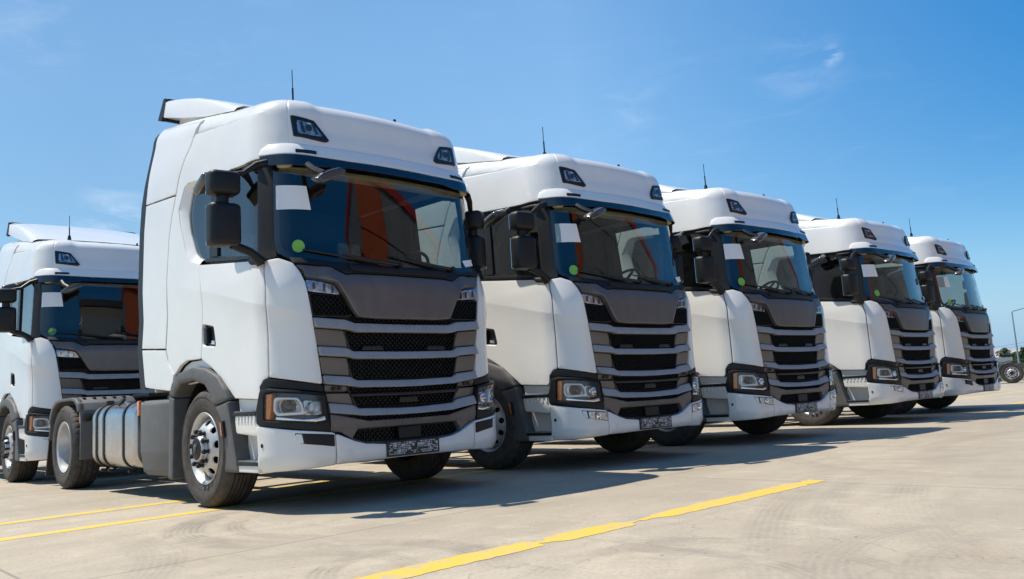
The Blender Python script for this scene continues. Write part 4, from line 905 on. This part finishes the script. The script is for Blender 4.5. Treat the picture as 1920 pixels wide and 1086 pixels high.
        m.lathe([(.264, .10), (.268, .12), (.272, .085), (.276, .045), (.284, .022), (.298, .010), (.308, .000), (.312, .004), (.312, .016), (.30, .03)], 72, 'y')
        return m
    wf = wheel_front().build('wheel', M['steel'], None, angle=40); 
    t = tyre(False).build('tyre', M['rubber'], wf, angle=30)
    m = MB(); m.lathe([(.262, .11), (.262, .20), (.02, .21)], 32, 'y'); m.build('brake_drum', M['black'], wf)
    m = MB(); m.lathe([(.128, -.016), (.126, -.026), (.112, -.030), (.108, -.05), (.098, -.062), (.094, -.064)], 40, 'y'); m.build('hub_ring', M['steel'], wf)
    m = MB(); m.lathe([(.100, -.05), (.094, -.068), (.078, -.072), (.070, -.066), (.060, -.070), (.02, -.076), (.001, -.077)], 40, 'y'); hc = m.build('hub', M['dgrey'], wf)
    m = MB(); m.extrude([(-.028, .032), (-.012, .042), (0, .036), (.012, .042), (.028, .032), (.024, -.012), (0, -.042), (-.024, -.012)], -.082, -.074, 'y', .003); m.extrude([(-.012, .018), (.010, .022), (.014, .0), (.002, -.022), (-.010, -.006)], -.086, -.082, 'y', .001); m.build('crest', M['grey'], hc)
    for k in range(10):
        a = 2*math.pi*k/10; m = MB() if k == 0 else None
        if k == 0:
            m.lathe([(.020, .004), (.021, -.004), (.015, -.010), (.015, -.026), (.019, -.030), (.021, -.040), (.020, -.056), (.014, -.062), (.001, -.064)], 14, 'y'); nut = m.build('lug_nut', M['black'], wf, loc=(.145*math.cos(a), -.014, .145*math.sin(a)))
        else: again(nut, wf, (.145*math.cos(a), -.014, .145*math.sin(a)))
    wf.parent = P; wf.location = (0, -1.205, .508); wf.rotation_euler = (0, R(9), 0)
    def dup(o, parent, loc, rot):
        c = again(o, parent, loc, rot)
        for ch in list(o.children):
            g = again(ch, c)
        return c
    dup(wf, P, (0, 1.205, .508), (0, R(23), math.pi))
    m = MB(); m.lathe([(.30, .03), (.312, .016), (.312, .004), (.308, 0), (.298, .008), (.286, .018), (.282, .045), (.278, .075), (.275, .14), (.268, .20), (.245, .222), (.20, .22), (.15, .215), (.13, .21), (.128, .185), (.115, .175), (.11, .15), (.095, .142), (.001, .14)], 72, 'y')
    wr = m.build('wheel', M['steel'], None, angle=40); tyre(True).build('tyre', M['rubber'], wr, angle=30)
    for k in range(10):
        a = 2*math.pi*k/10
        if k == 0:
            m = MB(); m.tube([(0, .04, 0), (0, .005, 0)], .016, 8); nut2 = m.build('lug_nut', M['galv'], wr, loc=(.17*math.cos(a), .20, .17*math.sin(a)))
        else: again(nut2, wr, (.17*math.cos(a), .20, .17*math.sin(a)))
    m = MB(); m.lathe([(.30, .03), (.29, .02), (.28, .1), (.27, .2), (.05, .2)], 40, 'y'); wi = m.build('wheel', M['dgrey'], None); again(wr.children[0], wi)
    wr.parent = P; wr.location = (-4.18, -1.245, .51)
    wi.parent = P; wi.location = (-4.18, -.895, .51); wi.rotation_euler = (0, R(2), 0)
    dup(wr, P, (-4.18, 1.245, .51), (0, R(14), math.pi)); dup(wi, P, (-4.18, .895, .51), (0, R(8), math.pi))
    return wf, wr
def smooth_open(p, r):
    out = [tuple(p[0])]
    for i in range(1, len(p)-1):
        a, b, c = Vector(p[i-1]), Vector(p[i]), Vector(p[i+1]); u, v = a-b, c-b; d = min(r, u.length*.48, v.length*.48); s_, e_ = b+u.normalized()*d, b+v.normalized()*d
        for k in range(7): t = k/6; out.append(tuple(s_*(1-t)**2+b*2*t*(1-t)+e_*t*t))
    return out+[tuple(p[-1])]
def dens_open(p, n):
    P = np.array(p, float); d = np.r_[0, np.cumsum(np.hypot(*np.diff(P, axis=0).T))]; t = np.linspace(0, d[-1], n); return np.c_[np.interp(t, d, P[:, 0]), np.interp(t, d, P[:, 1])]
def fog(parent, kind):
    for sg in (1, -1):
        o = panel('fog_lamp', [(1.033, .616), (.727, .584), (.727, .486), (.992, .530)], M['black'], parent, .030, .02, .005, .06, rc=.012, sgn=sg)
        panel('lens', [(1.027, .608), (.978, .603), (.967, .528), (.993, .535)], M['opal'], o, .033, .01, .004, .03, rc=.01, sgn=sg)
        if kind == 'lamp':
            r = panel('reflector', [(.965, .600), (.735, .576), (.735, .496), (.955, .526)], M['lampback'], o, .034, .004, .002, .03, rc=.012, sgn=sg, back=False)
            m = MB()
            for s_, q_ in ((.87, .545),):
                c = place(np.array([(s_*sg, q_)]), [.034])[0]; m.lathe([(.034, .0), (.030, .012), (.02, .016), (.001, .018)], 18, 'x', c)
            m.build('bulb', M['chrome'], o)
        else:
            panel('blank_cover', [(.962, .602), (.732, .577), (.732, .494), (.952, .524)], M['dgrey'], o, .034, .01, .003, .05, rc=.008, sgn=sg)

G_TR = 'white tractor trucks parked side by side'
T1 = tag(empty('tractor_truck', (0, 0, 0)), 'nearest and largest white tractor truck, its silver fuel tank and rear wheel in view', 'truck', G_TR)
WF, WR = build_truck(T1)
base_parts = list(T1.children)
trucks = [((.1377, 3.183), -1.3209, 'lamp', 'second white tractor truck of the front row, just right of the nearest truck'),
          ((.2544, 6.3296), -1.9149, 'lamp', 'third white tractor truck of the front row, in the middle of the picture\'s right half'),
          ((.2669, 10.3696), -1.3976, 'lamp', 'fourth white tractor truck of the front row, next to the last one'),
          ((.1932, 13.6903), -.3371, 'blank', 'last and smallest white tractor truck at the far right end of the row'),
          ((-6.8024, -.0915), -1.1173, 'blank', 'white tractor truck set back at the left edge, partly hidden by the nearest truck')]
for (x, y), rz, fk, lab in trucks:
    r = tag(empty('tractor_truck', (x, y, 0), R(rz)), lab, 'truck', G_TR)
    for ch in base_parts:
        c = again(ch, r)
        if ch.name.startswith(('paper_notice', 'green_sticker', 'small_sticker')): dy_, dz_ = random.uniform(-.02, .03), random.uniform(-.03, .03); c.location = ((-.009 if x < -5 and ch.name.startswith('green') else .002)-.126*dz_+.22*dy_, dy_, dz_)
        for g in list(ch.children): again(g, c)
    fog(r, fk)
fog(T1, 'blank')

# ------------------------------------------------------------------ far right: a bare chassis, lamp post, trees, hill, shed, wire
ch = tag(empty('truck_chassis', (-6.42, 43.06, 0), R(17)), 'black bare truck chassis at the right edge, showing one rear wheel under a mudguard', 'truck chassis')
c = again(WF, ch, (0, -1.22, .51), (0, R(5), 0)); [again(g, c) for g in WF.children]
c = again(WR, ch, (0, 1.22, .51), (0, 0, math.pi)); [again(g, c) for g in WR.children]
c = again(WF, ch, (3.6, -1.22, .51), (0, R(25), 0)); [again(g, c) for g in WF.children]
m = MB()
for y in (-.42, .42): m.box(-1.3, 6, y-.05, y+.05, .70, .98, .01)
for x in (-1.2, .8, 2.6, 4.5): m.box(x-.06, x+.06, -.38, .38, .74, .94)
m.build('chassis_frame', M['grey'], ch, smooth=False)
m = MB(); m.lathe([(.57, -1.25), (.60, -1.25), (.60, -.6), (.57, -.6)], 18, 'y', (0, 0, .53), closed=True, a0=R(78), a1=R(195)); m.build('mudguard', M['grey'], ch)
m = MB(); m.extrude([(-.56, .42), (-.60, .42), (-.66, .14), (-.45, .14)], -1.2, -.65, 'y'); m.build('mud_flap', M['black'], ch)
m = MB(); m.box(-1.0, -.80, -.95, -.75, .72, .95, .02); tl = m.build('tail_lamp', M['red'], ch)
m = MB(); m.box(-1.0, -.62, -.75, .75, .95, 1.02, .02); m.build('crossbar', M['galv'], ch)
m = MB(); m.tube([(1.0, -.8, .75), (3.0, -.8, .75)], .26, 16); m.build('air_tank', M['black'], ch)

lp0 = Vector((7.1868-.2693*104, -4.1531+.963*104, 0)); lamp = tag(empty('street_lamp', lp0), 'tall thin grey street lamp with a bent arm behind the black chassis', 'street lamp')
m = MB(); m.tube([(0, 0, 0), (0, 0, 1), (0, 0, 6.75)], [.11, .10, .06], 10); m.build('pole', M['galv'], lamp)
rd = Vector((.684, .729, 0)); m = MB(); m.tube([Vector((0, 0, 6.7)), Vector((0, 0, 6.8))+rd*.12, Vector((0, 0, 7.25))+rd*2.3], [.06, .05, .04], 8); m.build('arm', M['galv'], lamp)
m = MB(); m.rbox((.7, .28, .12), Matrix.Translation(Vector((0, 0, 7.28))+rd*2.6) @ Matrix.Rotation(math.atan2(rd.y, rd.x), 4, 'Z'), .04); m.build('lamp_head', M['galv'], lamp)

def crown_mesh(seed, h, w):
    rg = np.random.RandomState(seed); V = []; F = []
    cl = [(rg.uniform(-.6, .6)*w*.5*(1-.3*t), rg.uniform(-.6, .6)*w*.5*(1-.3*t), h*(.28+.62*t), w*(.20+.14*rg.rand())*(1.05-.55*t)) for t in np.linspace(0, 1, 15)]
    for cx, cy, cz, r in cl:
        for k in range(170):
            d = rg.normal(size=3); d /= np.linalg.norm(d); p = np.array([cx, cy, cz])+d*r*(.55+.5*rg.rand()); a = rg.normal(size=3); a /= np.linalg.norm(a); b = np.cross(a, rg.normal(size=3)); b /= np.linalg.norm(b); q = .10+.12*rg.rand(); n = len(V)
            V += [p-a*q, p+b*q*.6, p+a*q, p-b*q*.6]; F.append((n, n+1, n+2, n+3))
    return V, F
TREES = []
for i in range(3):
    V, F = crown_mesh(20+i, 6, 4.2); t = empty('tree'); o = link_mesh('crown', V, F, M['leaf' if i != 1 else 'leaf2'], t, False)
    m = MB(); m.tube([(0, 0, 0), (.05, .02, 1.5), (.0, .1, 3.6)], [.18, .13, .05], 8); m.tube([(.05, .02, 1.5), (.6, .3, 2.8)], [.09, .03], 6); m.tube([(.03, .05, 1.8), (-.6, -.2, 3.1)], [.08, .03], 6); m.build('trunk', M['bark'], t); TREES.append(t)
o0 = Vector((7.1868, -4.1531, 0))
def away(u, D):     # ground point at distance D in the direction of the far right
    a = math.atan2(.962, -.275)-math.atan((u-1890)/1830.0); return o0+Vector((math.cos(a), math.sin(a), 0))*D
spots = [(1858, 225, .9, 'leafy green tree far off, leftmost beside the last truck'), (1878, 215, 1.12, 'darker round tree far off, left of the street lamp'), (1893, 232, 1.0, 'green tree far off, just left of the street lamp foot'), (1908, 212, 1.1, 'green tree far off, directly behind the street lamp'), (1922, 236, 1.25, 'tallest green tree far off at the right edge'), (1940, 220, 1.1, 'green tree far off, cut by the right edge of the picture')]
for i, (u, D, k, lab) in enumerate(spots):
    src = TREES[i % 3]
    if i < 3: t = src
    else:
        t = again(src); [again(g, t) for g in src.children]
    t.location = away(u, D); t.rotation_euler = (0, 0, i*1.3); t.scale = (k*.95, k*.95, k*.78)
    tag(t, lab, 'tree', 'trees far behind the last truck')
# pale quarry hill on the skyline
V = []; F = []; nx_, ny_ = 60, 10; c0 = away(1900, 1500); dr = (c0-o0).normalized(); sd_ = Vector((dr.y, -dr.x, 0)); rg = np.random.RandomState(3)
for j in range(ny_):
    for i in range(nx_):
        u = i/(nx_-1); v = j/(ny_-1); hh = 50*(math.sin(math.pi*v))*(.35+.5*abs(math.sin(u*9+1))*abs(math.cos(u*4.2))+.15*rg.rand())*math.sin(math.pi*min(1, max(0, u)))**.5
        p = c0+sd_*((u-.5)*700)+dr*((v-.5)*400); V.append((p.x, p.y, hh-1))
for j in range(ny_-1):
    for i in range(nx_-1): F.append((j*nx_+i, j*nx_+i+1, (j+1)*nx_+i+1, (j+1)*nx_+i))
M['rock'] = mat('pale_rock', (.42, .40, .38), .95, 0, .1, .03); tag(link_mesh('hill', V, F, M['rock'], smooth=False), kind='structure')
sh = tag(empty('shed', away(1862, 150), R(16)), 'low pale shed with a grey roof far behind the last truck', 'shed')
m = MB(); m.box(-2.2, 2.2, -3, 3, 0, 1.7); m.build('wall', M['white2'], sh, smooth=False)
m = MB(); m.extrude([(-3.3, 1.7), (3.3, 1.7), (0, 2.4)], -2.4, 2.4, 'x'); m.build('roof', M['grey'], sh, smooth=False)
m = MB(); m.box(-.7, .7, -3.04, -2.98, .1, 1.4); m.build('door', M['dgrey'], sh, smooth=False)
for dz_, lab in ((0, 'lower of two thin dark wires strung across the far skyline at right'), (.55, 'upper of two thin dark wires strung across the far skyline at right')):
    a, b = away(1790, 230)+Vector((0, 0, 4.8+dz_)), away(1990, 165)+Vector((0, 0, 5.3+dz_)); m = MB(); m.tube([a.lerp(b, k/10)-Vector((0, 0, .4*math.sin(math.pi*k/10))) for k in range(11)], .022, 5)
    tag(m.build('overhead_wire', M['black']), lab, 'wire')
M['grassy'] = mat('grass_verge', (.10, .125, .04), .9, 0, .3, .35, bump=.6, bscale=3)
def band(name, d0, d1, z, m_):
    us = np.linspace(-2600, 3600, 60); V = []; F = []
    for u in us:
        for d in (d0, d1): p = away(u, d); V.append((p.x, p.y, z))
    for i in range(len(us)-1): F.append((2*i, 2*i+1, 2*i+3, 2*i+2))
    return link_mesh(name, V, F, m_, smooth=False)
tag(band('grass_verge', 56, 400, .03, M['grassy']), kind='structure')
V = []; F = []; us = np.linspace(-2600, 3600, 60)
for u in us:
    for d, z in ((55.6, 0), (55.6, .14), (56.0, .14), (56.0, .0)): p = away(u, d); V.append((p.x, p.y, z))
for i in range(len(us)-1):
    for k in range(3): F.append((4*i+k, 4*i+k+1, 4*i+5+k, 4*i+4+k))
tag(link_mesh('kerb', V, F, M['rock'], smooth=False), kind='structure')

# ------------------------------------------------------------------ the hall across the yard, seen only as a reflection in the windscreens
M['cladding'] = mat('grey_cladding', (.22, .225, .235), .5, .1, .06, .6); M['orange'] = mat('orange_cladding', (.45, .085, .02), .6, 0, .05, .7); M['redtrim'] = mat('red_trim', (.42, .02, .025), .5, 0, .05, 3); M['dark'] = mat('dark_window_glass', (.02, .025, .03), .06, 0, .05, 3)
bd = tag(empty('hall', (17.5, 7, 0)), 'grey panelled hall with an orange corner, facing the trucks across the yard', 'building')
m = MB(); m.box(.1, 14, 0, 46, 0, 12.6); m.build('wall', M['cladding'], bd, smooth=False)
pm = None
for j in range(12):
    for i in range(6):
        if i in (1, 2) and j > 1: continue
        mm = 'orange' if j < 1 and i > 0 else 'cladding'
        m = MB(); m.box(0, .1, .03, 3.77, .03, 2.05, .02, 1); m.build('wall_panel', M[mm], bd, smooth=False, loc=(0, .0+3.8*j, .1+2.08*i))
for j in range(20):
    m = MB() 
    if j == 0: m.box(.02, .09, .06, 1.84, 2.3, 6.1); wp = m.build('window', M['dark'], bd, smooth=False, loc=(0, 7.6, 0))
    else: again(wp, bd, (0, 7.6+1.9*j, 0))
m = MB(); m.box(-.5, .05, 4, 46, 6.15, 6.75, .03); m.build('canopy', M['redtrim'], bd, smooth=False)
m = MB(); m.box(-.1, 14, -.1, 46.1, 12.6, 13.1, .03); m.build('parapet', M['redtrim'], bd, smooth=False)
